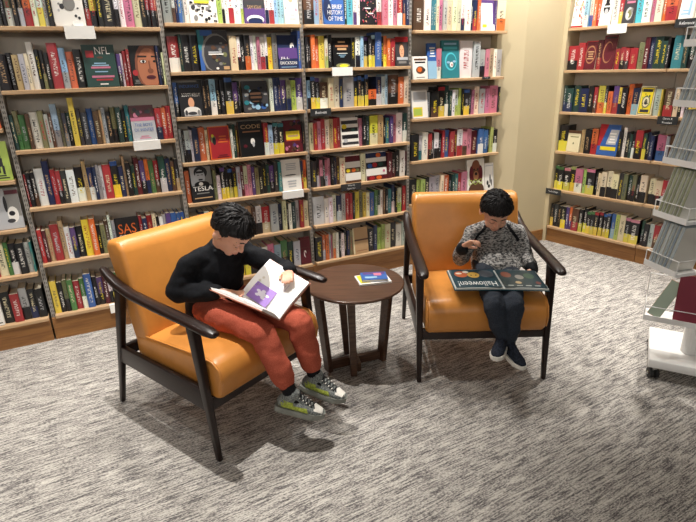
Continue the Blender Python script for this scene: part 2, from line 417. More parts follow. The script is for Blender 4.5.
slat((-.02, 2.66, 0), (-.05, 2.72, TZ-.022), (1, .1, 0), .036, .03)
slat((-.12, 2.48, 0), (-.16, 2.46, TZ-.022), (.6, -.8, 0), .05, .028)
m = MB(); m.box(-.145, -.0135, .012, .14, .0135, .062); st = bevelled(m, 'stretcher', M['table'], tb, .003, 2, False); st.rotation_euler = (0, 0, math.radians(20))
m = MB(); m.box(-.09, -.0135, .013, -.015, .0135, .061); m.box(.015, -.0135, .013, .115, .0135, .061); st = bevelled(m, 'stretcher', M['table'], tb, .003, 2, False); st.rotation_euler = (0, 0, math.radians(99))
# ------------------------------------------------------------------ people
def blob(mb, voxel, smooth=4, name='m', wrinkle=0., wscale=14., seed=0, mat=None):
    """closed shapes grown together into one continuous skin"""
    me = mb.mesh(name, mat); o = bpy.data.objects.new(name, me); COL.objects.link(o)
    r = o.modifiers.new('r', 'REMESH'); r.mode = 'VOXEL'; r.voxel_size = voxel; r.use_smooth_shade = True
    s = o.modifiers.new('s', 'SMOOTH'); s.factor = .5; s.iterations = smooth
    dg = bpy.context.evaluated_depsgraph_get(); dg.update()
    out = bpy.data.meshes.new_from_object(o.evaluated_get(dg)); out.name = name
    bpy.data.objects.remove(o); bpy.data.meshes.remove(me)
    if wrinkle:
        n = len(out.vertices); co = np.empty(n*3); out.vertices.foreach_get('co', co); co = co.reshape(-1, 3); no = np.empty(n*3); out.vertices.foreach_get('normal', no); no = no.reshape(-1, 3)
        d = np.array([noise.noise(Vector((p[0]*wscale+seed, p[1]*wscale, p[2]*wscale*1.3))) + .5*noise.noise(Vector((p[0]*wscale*2.3, p[1]*wscale*2.3+seed, p[2]*wscale*3))) for p in co])
        d = np.where(d > 0, d, d*1.3)
        co += no*(d*wrinkle)[:, None]; out.vertices.foreach_set('co', co.ravel())
    out.polygons.foreach_set('use_smooth', [True]*len(out.polygons)); out.update()
    if mat and not out.materials: out.materials.append(mat)
    return out
def frame_pt(o, ang):
    f = Vector((math.cos(ang), math.sin(ang), 0)); s = Vector((-f.y, f.x, 0)); o = Vector((*o, 0))
    P = lambda a, b_, z: o+f*a+s*b_+Vector((0, 0, z))
    D = lambda a, b_, z: (f*a+s*b_+Vector((0, 0, z))).normalized()
    return P, D
def hand(mb, w, fd, pn, side, k=1.0, curl=.5, spread=.12, thumb=.8):
    """hand at wrist w: fd finger direction, pn palm normal (towards what it holds), side +1 thumb on fd x pn side"""
    fd = fd.normalized(); pn = (pn-fd*pn.dot(fd)).normalized(); sd = fd.cross(pn)*side   # thumb side
    pl = .062*k
    mb.tube([w-fd*.015*k, w+fd*.012*k, w+fd*.04*k, w+fd*pl], [(.019*k, .014*k), (.022*k, .014*k), (.029*k, .0125*k), (.028*k, .010*k)], 12, side=sd)
    for i, (off, ln, r) in enumerate(((.021, .050, .0072), (.007, .056, .0075), (-.007, .052, .0072), (-.020, .042, .0064))):
        d = (fd+sd*(off*spread/.02*.6)).normalized(); p = w+fd*(pl-.012)*1+sd*off*k; pts = [p]; c = 0
        for j, seg in enumerate((.016, ln*.42, ln*.32, ln*.28)):
            c += (0, .25, .5, .45)[j]*curl*2
            dd = (d*math.cos(c)+pn*math.sin(c)).normalized(); pts.append(pts[-1]+dd*seg*k)
        mb.tube(pts, [r*k*1.08, r*k*1.05, r*k, r*k*.93, r*k*.82], 8)
    p = w+fd*.008*k+sd*.017*k; d1 = (sd*.75+fd*.55+pn*.35*thumb).normalized(); d2 = (sd*.3+fd*.8+pn*.55*thumb).normalized(); d3 = (fd*.85+pn*.6*thumb).normalized()
    mb.tube([p, p+d1*.022*k, p+d1*.022*k+d2*.024*k, p+d1*.022*k+d2*.024*k+d3*.018*k], [.0105*k, .0095*k, .0085*k, .007*k], 8)
def head(mb, c, F, k=1.0):
    """head about c (half height), looking along F; returns its axes"""
    F = F.normalized(); S = Vector((0, 0, 1)).cross(F).normalized(); U = F.cross(S); ax = (F, S, U)
    Q = lambda f, s, u: c+F*(f*k)+S*(s*k)+U*(u*k)
    E_ = lambda p, r: mb.ell(Q(*p), tuple(x*k for x in r), ax)
    E_((-.004, 0, .022), (.090, .0735, .080)); E_((.026, 0, -.038), (.060, .056, .056)); E_((.058, 0, -.084), (.021, .023, .017)); E_((.022, 0, -.062), (.052, .047, .036))
    E_((.052, .03, -.036), (.033, .028, .03)); E_((.052, -.03, -.036), (.033, .028, .03))
    E_((.072, 0, .022), (.016, .048, .018))
    mb.tube([Q(.080, 0, .006), Q(.090, 0, -.012), Q(.097, 0, -.026)], [.0075*k, .0085*k, .0105*k], 10)
    for s in (-1, 1):
        E_((.087, s*.010, -.029), (.008, .0075, .0065)); E_((.070, s*.029, .0), (.014, .0155, .010))
        E_((-.008, s*.076, -.012), (.019, .008, .029)); E_((-.006, s*.071, -.016), (.012, .010, .02))
    E_((.083, 0, -.056), (.0085, .021, .0055)); E_((.080, 0, -.064), (.0085, .018, .0055))
    return Q, ax
def hair_mesh(c, ax, k, seed, fringe=.5):
    F, S, U = ax; m = MB(); seg, rings = 120, 70; vs = []; fs = []
    cc = c+F*(-.004*k)+U*(.022*k)
    def radius(d):
        f, s, u = d
        # hairline: front above the brow, temple, above the ear, down to the nape
        yaw = math.degrees(math.atan2(abs(s), f))
        el = math.degrees(math.asin(max(-1, min(1, u))))
        line = np.interp(yaw, [0, 25, 45, 62, 75, 95, 120, 150, 180], [27, 23, 19, 6, -14, -8, -30, -42, -46]) - fringe*np.interp(yaw, [0, 40, 60], [7, 5, 0])
        jag = 5.5*noise.noise(Vector((s*14+seed, f*14, seed)))+3*noise.noise(Vector((s*40, f*40+seed, 2)))
        t = max(-1, min(1, (el-line+jag)/9.0))
        thick = .017*(1-np.interp(yaw, [0, 60, 110, 180], [0, .25, .3, .2]))+.004*noise.noise(Vector((f*5, s*5, u*5+seed)))
        base = 1/math.sqrt((f/.090)**2+(s/.0735)**2+(u/.080)**2)
        az = math.atan2(s, f)
        strand = .0022*noise.noise(Vector((az*16, el*.05, seed)))+.0018*noise.noise(Vector((az*38+u*5, el*.09, seed+3)))
        return base+ (thick*min(1, t*1.4)+strand if t > 0 else t*.016)
    for i in range(1, rings):
        th = math.pi*i/rings
        for j in range(seg):
            ph = 2*math.pi*j/seg; d = (math.sin(th)*math.cos(ph), math.sin(th)*math.sin(ph), math.cos(th)); r = radius(d)*k
            vs.append(cc+F*(d[0]*r)+S*(d[1]*r)+U*(d[2]*r))
    for i in range(rings-2):
        for j in range(seg):
            j2 = (j+1) % seg; fs.append((i*seg+j, (i+1)*seg+j, (i+1)*seg+j2, i*seg+j2))
    n0 = len(vs); r0 = radius((0, 0, 1))*k; vs += [cc+U*r0, cc-U*.05*k]; l = (rings-2)*seg
    for j in range(seg):
        j2 = (j+1) % seg; fs.append((n0, j, j2)); fs.append((n0+1, l+j2, l+j))
    m.faces(vs, fs); m.smooth = True
    # loose tufts lying over the crown
    rnd = random.Random(seed)
    for _ in range(150):
        az = rnd.uniform(-math.pi, math.pi); e0 = rnd.uniform(18, 82)
        if abs(az) < 1.0: e0 = rnd.uniform(24, 80)
        pts = []
        for q in range(4):
            e = math.radians(e0-q*7); a = az+q*.05*rnd.uniform(-1, 1)
            d = (math.cos(e)*math.cos(a), math.cos(e)*math.sin(a), math.sin(e)); r = radius(d)*k+(.0015+.001*q)*k
            pts.append(cc+F*(d[0]*r)+S*(d[1]*r)+U*(d[2]*r))
        m.tube(pts, [.0022*k, .0036*k, .003*k, .0008*k], 5)
    return m
def face_bits(root, Q, ax, k, bvh, fs=True):
    F, S, U = ax
    def surf(f, s, u, out=.0):
        """point of the face surface straight in front of (s, u)"""
        p = Q(f+.1, s, u); h = bvh.ray_cast(p, -F); return (h[0] if h[0] is not None else Q(f, s, u))+F*out*k
    for sg in (-1, 1):
        m = MB(); m.tube([surf(.08, sg*s, u) for s, u in ((.012, .0235), (.022, .0285), (.034, .029), (.046, .0235))], [(.0025*k, .0030*k), (.003*k, .0034*k), (.0026*k, .003*k), (.001*k, .0012*k)], 8); m.smooth = True
        m.build('eyebrow', M['brow'], root)
        m = MB(); m.tube([surf(.08, sg*s, u) for s, u in ((.016, .0), (.023, -.0045), (.031, -.0055), (.039, -.003), (.044, .001))], [.001*k, .0019*k, .0022*k, .002*k, .001*k], 8); m.smooth = True
        m.build('eyelash', M['brow'], root)
    m = MB(); m.tube([surf(.08, s, -.0595+.0015*abs(s)/.02, .0005) for s in (-.021, -.011, 0, .011, .021)], [(.0012*k, .001*k), (.003*k, .0024*k), (.0034*k, .0026*k), (.003*k, .0024*k), (.0012*k, .001*k)], 8); m.smooth = True
    m.build('lips', M['lip'], root)

def shoe(root, ankle, toe, up, k, upper, sole_m, tongue, name='shoe', panel=None, cap=None):
    """one trainer: ankle point (heel top), toe direction, up direction"""
    T = toe.normalized(); U_ = (up-T*up.dot(T)).normalized(); S_ = U_.cross(T)
    Q = lambda t, s, u: ankle+T*(t*k)+S_*(s*k)+U_*(u*k)
    m = MB()
    m.tube([Q(-.035, 0, -.036), Q(.0, 0, -.034), Q(.06, 0, -.040), (Q(.105, 0, -.047)), Q(.135, 0, -.051)], [(.031*k, .028*k), (.034*k, .030*k), (.037*k, .024*k), (.036*k, .019*k), (.024*k, .013*k)], 18, side=S_)
    m.tube([Q(-.010, 0, -.03), Q(-.004, 0, .006)], [(.034*k, .040*k), (.033*k, .038*k)], 16, side=S_)
    m.tube([Q(.015, 0, -.004), Q(.055, 0, -.020), Q(.09, 0, -.033)], [(.026*k, .020*k), (.025*k, .016*k), (.022*k, .012*k)], 12, side=S_)
    me = blob(m, .004, 3, name, 0, mat=upper); so = link(name, me, root)
    m = MB()
    prof = [(-.062, .018), (-.055, .029), (-.03, .034), (.01, .034), (.06, .039), (.10, .039), (.13, .030), (.15, .012)]
    lo = []; n = len(prof); pts = [Q(t, s, 0) for t, s in prof]+[Q(t, -s, 0) for t, s in reversed(prof)]
    nb = len(pts); vs = []
    tt = [t for t, s in prof]+[t for t, s in reversed(prof)]
    for lvl in range(3):
        for p, t in zip(pts, tt):
            zz = (-.079, -.068, -.052)[lvl]+(.006 if t > .12 else 0)*(1 if lvl == 0 else .6)
            kk = (.98, 1.08, 1.03)[lvl]; ctr = Q(t, 0, 0); vs.append(ctr+(p-ctr)*kk+U_*(zz*k))
    f = [tuple(range(nb)), tuple(range(3*nb-1, 2*nb-1, -1))]
    for lvl in range(2):
        for i in range(nb): f.append((lvl*nb+i, (lvl+1)*nb+i, (lvl+1)*nb+(i+1) % nb, lvl*nb+(i+1) % nb))
    m.faces(vs, f); m.smooth = False; m.build('sole', sole_m, so)
    bv = BVHTree.FromPolygons([v.co for v in me.vertices], [tuple(p.vertices) for p in me.polygons])
    def top(t, s):
        h = bv.ray_cast(Q(t, s, .1), -U_); return (h[0] if h[0] is not None else Q(t, s, -.02))+U_*.0015
    if tongue:
        m = MB()
        for i in range(5):
            t = .028+i*.015
            m.tube([top(t, -.02), top(t+.005, 0), top(t+.012, .02)], .0026*k, 6); m.tube([top(t, .02), top(t+.005, 0), top(t+.012, -.02)], .0026*k, 6)
        for s in (-1, 1): m.tube([top(.026, 0), top(.028, s*.012)+U_*.012*k, top(.034, s*.024)+U_*.004*k, top(.027, 0)], .0022*k, 6)
        m.smooth = True; m.build('lace', tongue, so)
    if panel:
        for s in (-1, 1):
            m = MB(); rows = []
            for t in np.linspace(-.05, .08, 8):
                col = []
                for u in (-.050, -.040, -.029, -.016):
                    h = bv.ray_cast(Q(t-.02*(u+.05)/.04, s*.1, u), -S_*s); col.append((h[0]+S_*s*.0018) if h[0] is not None else None)
                rows.append(col)
            for a in range(7):
                for c in range(3):
                    q = [rows[a][c], rows[a+1][c], rows[a+1][c+1], rows[a][c+1]]
                    if None not in q and not (a > 3 and c > 1): m.quad(q if s > 0 else q[::-1])
            m.smooth = True; m.build('side_panel', panel, so)
    if cap:
        m = MB(); rows = [[top(t, s)+T*.0 for s in np.linspace(-.030, .030, 9)*(1-.28*max(0, (t-.105)/.03))] for t in np.linspace(.098, .138, 6)]
        for a in range(5):
            for c in range(8): m.quad([rows[a][c], rows[a+1][c], rows[a+1][c+1], rows[a][c+1]])
        m.smooth = True; m.build('toe_cap', cap, so)
        m = MB()
        for i in range(4):
            for s in (-1, 1): m.ell(top(.03+i*.016, s*.019), (.0042, .0042, .0028), None, 8, 6)
        m.smooth = True; m.build('eyelet_pattern', cap, so)
    return so

def person(P, D, J, look, k, label, mats, seed, hands, shoes, pull=None):
    """J: joints. One continuous body, clothes as its children"""
    mb = MB(); hc = J['head']; Q, ax = head(mb, hc, look, k)
    nb, nt = J['neck'], hc-ax[0]*(.018*k)-ax[2]*(.055*k)
    up = Vector((0, 0, 1))
    pel, ch = J['pelvis'], J['chest']; sd = (J['shL']-J['shR']).normalized(); hd = (J['hipL']-J['hipR']).normalized()
    mb.tube([pel-(ch-pel)*.12, pel, (pel+ch)/2, ch, nb-(nb-ch)*.25], [(.075, .05), (.085, .055), (.08, .055), (.085, .06), (.055, .042)], 18, side=sd)
    mb.tube([nb-(nt-nb)*.35, nb, nt], [.042*k, .036*k, .036*k], 14)
    for L in 'RL':
        mb.tube([J['sh'+L], (J['sh'+L]+J['el'+L])/2, J['el'+L]], [.030, .029, .026], 12)
        mb.tube([J['el'+L], (J['el'+L]+J['wr'+L])/2, J['wr'+L]], [.028, .026, .019], 12)
        mb.tube([J['hip'+L], (J['hip'+L]+J['kn'+L])/2, J['kn'+L]], [.052, .046, .036], 14)
        mb.tube([J['kn'+L], J['kn'+L]*.6+J['an'+L]*.4, J['an'+L]], [.036, .034, .022], 12)
        t = J['toe'+L]; mb.tube([J['an'+L], J['an'+L]+t*.035-up*.035, J['an'+L]+t*.07-up*.045], [.021, .018, .012], 10)
    for L in 'RL': hand(mb, J['wr'+L], *hands[L])
    root = link('person', blob(mb, .0042, 3, 'person', 0, mat=M['skin'])); tag(root, label, 'person')
    me = root.data; bv = BVHTree.FromPolygons([v.co for v in me.vertices], [tuple(p.vertices) for p in me.polygons])
    face_bits(root, Q, ax, k, bv)
    hm = hair_mesh(hc, ax, k, seed, 1.0 if seed == 11 else .9); hm.build('hair', M['hair'], root)
    return root, Q, ax

# ---- the boy in the black sweater
P, D = frame_pt(C1, A1)
J = dict(pelvis=P(.03, 0, .545), chest=P(.07, 0, .715), neck=P(.125, -.005, .822), head=P(.212, -.008, .914),
         shR=P(.055, -.125, .757), shL=P(.125, .130, .765), elR=P(.02, -.182, .645), elL=P(.285, .225, .665),
         wrR=P(.200, -.088, .652), wrL=P(.372, .165, .702),
         hipR=P(.07, -.075, .54), hipL=P(.07, .075, .54), knR=P(.435, -.085, .525), knL=P(.50, .075, .528), anR=P(.555, -.068, .272), anL=P(.56, .085, .282),
         toeR=D(.72, .50, -.24), toeL=D(.80, .34, -.22))
hands = dict(R=(D(.80, .42, -.12), D(-.1, -.35, 1), 1, .92, .30, .1, .7), L=(D(.55, -.70, .05), D(.1, -.2, -1), -1, .9, .35, .1, .7))
boy, BQ, bax = person(P, D, J, D(.68, .12, -.76), .985, 'seated boy in black sweater and red trousers reading an open white book', None, 11, hands, None)
m = MB(); sd = (J['shL']-J['shR']).normalized()
m.tube([P(.03, 0, .475), P(.035, 0, .53), P(.05, 0, .62), P(.075, 0, .71), P(.10, -.003, .775), P(.118, -.004, .812)], [(.136, .105), (.142, .112), (.134, .104), (.132, .096), (.118, .080), (.066, .058)], 28, side=sd)
for L in 'RL':
    a, e, w = J['sh'+L], J['el'+L], J['wr'+L]
    m.tube([a+(J['neck']-a)*.55, a, a*.5+e*.5, e], [.051, .054, .052, .050], 16)
    m.tube([e, e*.5+w*.5, w*.90+e*.10], [.050, .046, .034], 16)
sw = link('sweater', blob(m, .006, 5, 'sweater', .0095, 10, 3, M['blacknit']), boy)
m = MB(); nb = J['neck']; m.tube([nb+D(-.1, 0, .3)*.0-Vector((0, 0, .012)), nb+D(.45, 0, 1)*.006], [(.052, .047), (.047, .043)], 20, caps=False, side=sd); m.smooth = True; m.build('collar', M['darkrib'], sw)
m = MB()
m.tube([P(.03, 0, .515), P(.04, 0, .54), P(.05, 0, .57)], [(.115, .085), (.12, .085), (.115, .08)], 20, side=sd)
for L in 'RL':
    a, kn, an = J['hip'+L], J['kn'+L], J['an'+L]
    m.tube([a, a*.5+kn*.5, kn*.85+a*.15, kn], [(.078, .072), (.072, .066), (.062, .058), .056], 18, side=sd)
    m.tube([kn, kn*.75+an*.25, kn*.4+an*.6, kn*.20+an*.80], [.056, .057, .052, .047], 18)
link('trousers', blob(m, .006, 5, 'trousers', .006, 11, 9, M['redpants']), boy)
m = MB()
for L in 'RL':
    an = J['an'+L]; kn = J['kn'+L]; so = MB(); so.tube([an*.65+kn*.35, an, an-Vector((0, 0, .025))+J['toe'+L]*.012, an-Vector((0, 0, .04))+J['toe'+L]*.055], [.036, .031, .031, .024], 14); so.smooth = True; so.build('sock', M['sock'], boy)
    shoe(boy, an+J['toe'+L]*.012-Vector((0, 0, .012)), J['toe'+L], Vector((0, 0, 1)), 1.02, M['shoegrey'], M['solegrey'], M['lace'], 'shoe', M['shoelime'], M['solewhite'])

# ---- the boy in the grey sweater
P2, D2 = frame_pt(C2, A2)
J2 = dict(pelvis=P2(-.02, .125, .54), chest=P2(.0, .118, .665), neck=P2(.035, .113, .748), head=P2(.098, .088, .842),
          shR=P2(.01, .002, .695), shL=P2(.0, .238, .692), elR=P2(.075, -.075, .575), elL=P2(.05, .285, .56),
          wrR=P2(.185, -.092, .678), wrL=P2(.205, .275, .545),
          hipR=P2(.03, .065, .53), hipL=P2(.03, .185, .53), knR=P2(.452, .012, .470), knL=P2(.448, .108, .467), anR=P2(.470, .058, .318), anL=P2(.462, .094, .285),
          toeR=D2(.80, -.42, .02), toeL=D2(.80, .32, -.18))
hands2 = dict(R=(D2(.45, .62, .55), D2(.55, .1, -.8), 1, .95, .75, .05, .9), L=(D2(.75, -.2, -.30), D2(-.15, -.5, -.8), -1, .82, .4, .1, .7))
boy2, BQ2, bax2 = person(P2, D2, J2, D2(.76, -.02, -.64), .945, 'seated boy in grey heather sweater looking down at a dark picture book', None, 23, hands2, None)
m = MB(); sd2 = (J2['shL']-J2['shR']).normalized()
m.tube([P2(-.02, .128, .48), P2(-.02, .126, .53), P2(-.01, .122, .59), P2(.005, .118, .655), P2(.02, .115, .705), P2(.033, .113, .738)], [(.115, .09), (.12, .092), (.115, .088), (.115, .084), (.098, .066), (.055, .047)], 26, side=sd2)
for L in 'RL':
    a, e, w = J2['sh'+L], J2['el'+L], J2['wr'+L]
    m.tube([a+(J2['neck']-a)*.55, a, a*.5+e*.5, e], [.047, .051, .047, .045], 16)
    m.tube([e, e*.5+w*.5, w*.80+e*.20], [.045, .041, .033], 16)
m.tube([P2(-.03, .127, .54), P2(.06, .126, .545), P2(.135, .120, .535)], [(.118, .08), (.122, .075), (.112, .058)], 22, side=sd2)
me = blob(m, .0055, 5, 'sweater', .006, 14, 5, M['heather'])
sw2 = link('sweater', me, boy2)
bvs = BVHTree.FromPolygons([v.co for v in me.vertices], [tuple(p.vertices) for p in me.polygons])
m = MB(); nb = J2['neck']; m.tube([nb-Vector((0, 0, .012)), nb+D2(.45, 0, 1)*.006], [(.048, .043), (.044, .040)], 20, caps=False, side=sd2); m.smooth = True; m.build('collar', M['darkrib'], sw2)
for sg, L in ((-1, 'R'), (1, 'L')):
    e, w = J2['el'+L], J2['wr'+L]
    c = MB(); c.tube([w*.78+e*.22, w*.98+e*.02], [.0335, .028], 16); c.smooth = True; c.build('cuff', M['darkrib'], sw2)
    c = MB(); rows = []
    for i in range(9):       # dark raglan stripe from the collar down the front of the shoulder
        t = i/8; p = P2(.25, .113+sg*(.048+.075*t), .742-.10*t)
        row = []
        for q in (-1, 0, 1):
            o_ = p+D2(0, .75*sg, .66)*(q*.0075); h = bvs.ray_cast(o_, -D2(1, 0, -.1)); row.append((h[0]+D2(1, 0, .1)*.0022) if h[0] is not None else None)
        rows.append(row)
    for i in range(8):
        for j in range(2):
            q = [rows[i][j], rows[i+1][j], rows[i+1][j+1], rows[i][j+1]]
            if None not in q: c.quad(q)
    c.smooth = True; c.build('shoulder_stripe', M['darkrib'], sw2)
m = MB()
m.tube([P2(-.02, .126, .51), P2(-.01, .125, .535), P2(0, .124, .56)], [(.105, .075), (.11, .075), (.105, .075)], 20, side=sd2)
for L in 'RL':
    a, kn, an = J2['hip'+L], J2['kn'+L], J2['an'+L]
    m.tube([a, a*.5+kn*.5, kn*.85+a*.15, kn], [(.066, .055), (.060, .050), (.053, .047), .050], 18, side=sd2)
    m.tube([kn, kn*.75+an*.25, kn*.4+an*.6, kn*.08+an*.92], [.050, .051, .047, .042], 18)
link('trousers', blob(m, .0055, 4, 'trousers', .006, 16, 4, M['slate']), boy2)
for L in 'RL':
    an = J2['an'+L]; kn = J2['kn'+L]
    so = MB(); so.tube([an*.65+kn*.35, an, an-Vector((0, 0, .022))+J2['toe'+L]*.012, an-Vector((0, 0, .036))+J2['toe'+L]*.05], [.032, .028, .028, .022], 14); so.smooth = True; so.build('sock', M['sock'], boy2)
    shoe(boy2, an+J2['toe'+L]*.01-Vector((0, 0, .008)), J2['toe'+L], Vector((0, 0, 1)), .86, M['shoenavy'], M['solewhite'], None, 'shoe')
# ------------------------------------------------------------------ held books, table books
def leaf_slab(mb, a, b_, c, d, nrm, t, col):
    """slab over the quad a b c d, t thick along -nrm"""
    q = [Vector(p) for p in (a, b_, c, d)]; r = [p-nrm*t for p in q]
    mb.faces(q+r, [(0, 1, 2, 3), (7, 6, 5, 4), (0, 4, 5, 1), (1, 5, 6, 2), (2, 6, 7, 3), (3, 7, 4, 0)], col)
def open_book(S0, S1, W1, W2, label, cover_col, page_t, page_col, art1=None, art2=None, bow=.0):
    """S0 near the reader, S1 away; W1, W2 offsets from the spine to the two outer edges"""
    S0, S1 = Vector(S0), Vector(S1); root = empty('open_picture_book', (S0+S1)/2, 0, label, 'book'); c0 = root.location.copy()
    for W, art, nm in ((W1, art1, 'page_block'), (W2, art2, 'page_block')):
        Wa, Wb = (Vector(W[0]), Vector(W[1])) if isinstance(W, tuple) else (Vector(W), Vector(W)); W = (Wa+Wb)/2; n = W.cross(S1-S0).normalized(); n = n if n.z > 0 else -n
        if abs(n.z) < .05: n = n if n.dot(Vector((-1, 1, 0))) > 0 else n
        m = MB(); e = (S1-S0).normalized(); w = W.normalized()
        leaf_slab(m, S0-c0-e*.004, S1-c0+e*.004, S1-c0+e*.004+Wb+w*.004, S0-c0-e*.004+Wa+w*.004, n, .003, cover_col)
        m.build('cover', M['book'], root)
        m = MB(); k = 8
        for i in range(k):          # pages swell away from the spine
            f0, f1 = i/k, (i+1)/k; h = lambda f: page_t*(.35+.65*min(1, f*3))+bow*math.sin(math.pi*min(1, f))
            a0, a1 = S0-c0+Wa*f0+n*h(f0), S1-c0+Wb*f0+n*h(f0); b0, b1 = S0-c0+Wa*f1+n*h(f1), S1-c0+Wb*f1+n*h(f1)
            m.faces([a0, a1, b1, b0, S0-c0+Wa*f0+n*.0002, S1-c0+Wb*f0+n*.0002, S1-c0+Wb*f1+n*.0002, S0-c0+Wa*f1+n*.0002], [(0, 1, 2, 3), (4, 7, 6, 5), (0, 3, 7, 4), (1, 5, 6, 2), (0, 4, 5, 1), (3, 2, 6, 7)], page_col)
        pg = m.build(nm, M['art'], root)
        if art:
            m = MB(); hh = page_t+bow*.2
            art(m, S0-c0+n*(page_t+bow+.0012), W, S1-S0, n); m.build('printed_picture', M['art'], pg)
    return root
def aq(m, o, W, E, x0, y0, x1, y1, col):
    m.quad([o+W*x0+E*y0, o+W*x1+E*y0, o+W*x1+E*y1, o+W*x0+E*y1], col)
def aell(m, o, W, E, cx, cy, rx, ry, col, n=16, ph=0.):
    m.quad([o+W*(cx+rx*math.cos(t*2*math.pi/n+ph))+E*(cy+ry*math.sin(t*2*math.pi/n+ph)) for t in range(n)], col)
def art_a(m, o, W, E, n):
    aq(m, o, W, E, .04, .14, .44, .64, hexc('9c79c4'))
    m2 = o+n*.0004
    aell(m, m2, W, E, .24, .40, .06, .10, hexc('e9e2ef'))
    for i in range(5): aell(m, m2, W, E, .24+.075*math.cos(i*1.3), .40+.12*math.sin(i*1.3), .03, .05, hexc('e9e2ef'), 8)
    for i in range(5): aq(m, o, W, E, .50, .52+i*.05, .72-.03*(i % 2), .535+i*.05, hexc('c9bfd2'))
    for i in range(4): aell(m, o, W, E, .30+.09*i, .16+.03*(i % 2), .03, .03, hexc('d8d0c2'), 10)
def px_s(x, y, s):
    nn = D(0, 1, 0); d = ray(x, y); return EYEP+d*((P(0, s, 0)-EYEP).dot(nn)/d.dot(nn))
BS0, BS1 = P(.235, -.012, .622), P(.455, .0, .553)
# first boy's book, spine pointing away from him
open_book(BS0, BS1, P(.035, .165, .118)-P(0, 0, 0), (px_s(206, 288, -.125)-BS0, px_s(262, 311, -.105)-BS1),
          'open white picture book with purple picture held by the boy in black sweater', hexc('b9735a'), .010, hexc('efece8'), art_a, None, .004)
def art_b1(m, o, W, E, n):      # the half at the reader's right hand: title and pumpkins
    aq(m, o, W, E, 0.02, .02, .98, .98, hexc('123844'))
    m2 = o+n*.0004; m3 = o+n*.0008
    put_text(m, 'Halloween!', m2, W, E, .50, .80, .80, .26, hexc('e4e6e2'))
    aell(m, m2, W, E, .22, .26, .16, .20, hexc('596068')); aell(m, m2, W, E, .50, .32, .13, .16, hexc('c9a04a')); aell(m, m2, W, E, .76, .28, .14, .17, hexc('b9603a'))
    for cx in (.45, .55): aell(m, m3, W, E, cx, .34, .02, .03, hexc('2a1c12'), 8)
    aell(m, m3, W, E, .80, .24, .07, .05, hexc('e0d6c4'), 10); aell(m, m3, W, E, .64, .16, .07, .06, hexc('d9cfc0'), 10)
def art_b2(m, o, W, E, n):
    aq(m, o, W, E, 0.02, .02, .98, .98, hexc('163139'))
    m2 = o+n*.0004
    for cx, cy, rx, ry, c in ((.22, .30, .12, .16, '7c4a3a'), (.5, .42, .10, .12, '8d8a84'), (.74, .35, .12, .15, '3f5a48'), (.40, .72, .07, .07, 'b7a07a'), (.85, .72, .06, .08, '6a3f3a')):
        aell(m, m2, W, E, cx, cy, rx, ry, hexc(c))
    for i in range(4): aq(m, m2, W, E, .12+.2*i, .86, .25+.2*i, .90, hexc('a9b0ac'))
open_book(P2(.205, .066, .548), P2(.398, .070, .528), P2(.0, -.235, .004)-P2(0, 0, 0), P2(.015, .212, -.006)-P2(0, 0, 0),
          'open dark teal board book about Halloween on the lap of the boy in grey sweater', hexc('1d4a55'), .008, hexc('cfd2cc'), art_b1, art_b2, .002)

# ------------------------------------------------------------------ books on the shelves
ROWS = []
def row(bay, i, x0, x1, toks, phrase, h=20.5): ROWS.append((bay, i, x0, x1, toks.split(), phrase, h))
row('A', 4, -26, 9, 'k7 r6 #orangeside22', 'on the orange cover shelf at the far end')
row('A', 3, -28, 18, 'k6 b6 #runner30 k4', 'on the lime runner cover shelf')
row('A', 2, -24, 27, 'r5 n5 #greyphoto40', 'on the grey photograph cover shelf')
row('A', 1, -12, 38, 'u5 r5 c10 g5 wk8:19 k9 s6 t7', 'under the grey photograph cover', 19.5)
row('A', 0, -20, 45, 'b5 o5 #spotted14 k11 r10 ks9 nk8 k9', 'in bottom row beside the spotted cover', 19.5)
row('B', 5, -12, 163, 'k6 d6 k5 wv8 k6 sk6 ro9 w6 yw7 w4 k6 @52 #sketch31 @84 rk6 ky8 k6 k13 kw5 w6 P10 c8 k6 kr5 kr5 kr5 l4', "above the football book's shelf", 22)
row('B', 4, 3, 168, 'k6 k6 e7 s6 c4 w7:24 k5 vk4 k5 r11:23.5 sl7:21 o8 k9 @84.5 #nfl33 @118 kp6 w4 r6 r5 @131 #portrait27 @157.5 n5:22 k4:22 c4 G5', "on the football book's shelf", 19)
row('B', 3, 12, 183, 'G5 gv6 g8 u5 w10 v7 s5 u4 al8:23.5 v4 ad5 kG5 y7:26.5 d6 d7 b7 u7 e3 s5 k6 kv6 G6 k5 t5:21 @131 #winter26 @156 nr6 ro5 r5 wk4 rn7', "on the card marked white cover's shelf", 19.5)
row('B', 2, 22, 187, 'r8 k6 uk5 w11:21.5 n8:25.5 r6 kr6 d7 w10 wk10 e5:23.5 wn7 n4 a4 s4 r10 ykb9:22 n6 e3:24 k6 G5 m6:23 kp6 no5 g6 ur6 sG8:22.5 n6 u5 ek5 k5 m4', "one shelf above the survival book", 20)
row('B', 1, 32, 189, 'u5 ns5 r6 m5 e6 r11:22.5 e6:24 w7 np7 k9 y9:23 o8:23 k5 v6 cu5 w3:24 gs5 @117 #survival27 @141 pr4 n6 r7 c5 k4 w5 s4 p6 b7 b5 b6 n4', "on the survival book's shelf", 20)
row('B', 0, 46, 150, 'b7 y7 k6 kv5 g6 r7 wg5 b8:22.5 k5 kp6 m5 kw4 ykg7 #meadow10 k6 n6 r5 a6', "on shelf below the survival book", 20)
row('C', 6, 167, 307, 'a6 us5 n4 b5 l3 w7 @188 #doodle30 @217 L5 kw3 w4 rw6 w8 Lw3 @243.5 #planet23 @265 nw4 rw6 l4 l4 l4 @284 #whitehead22 @306', "on the doodle patterned cover's shelf", 21)
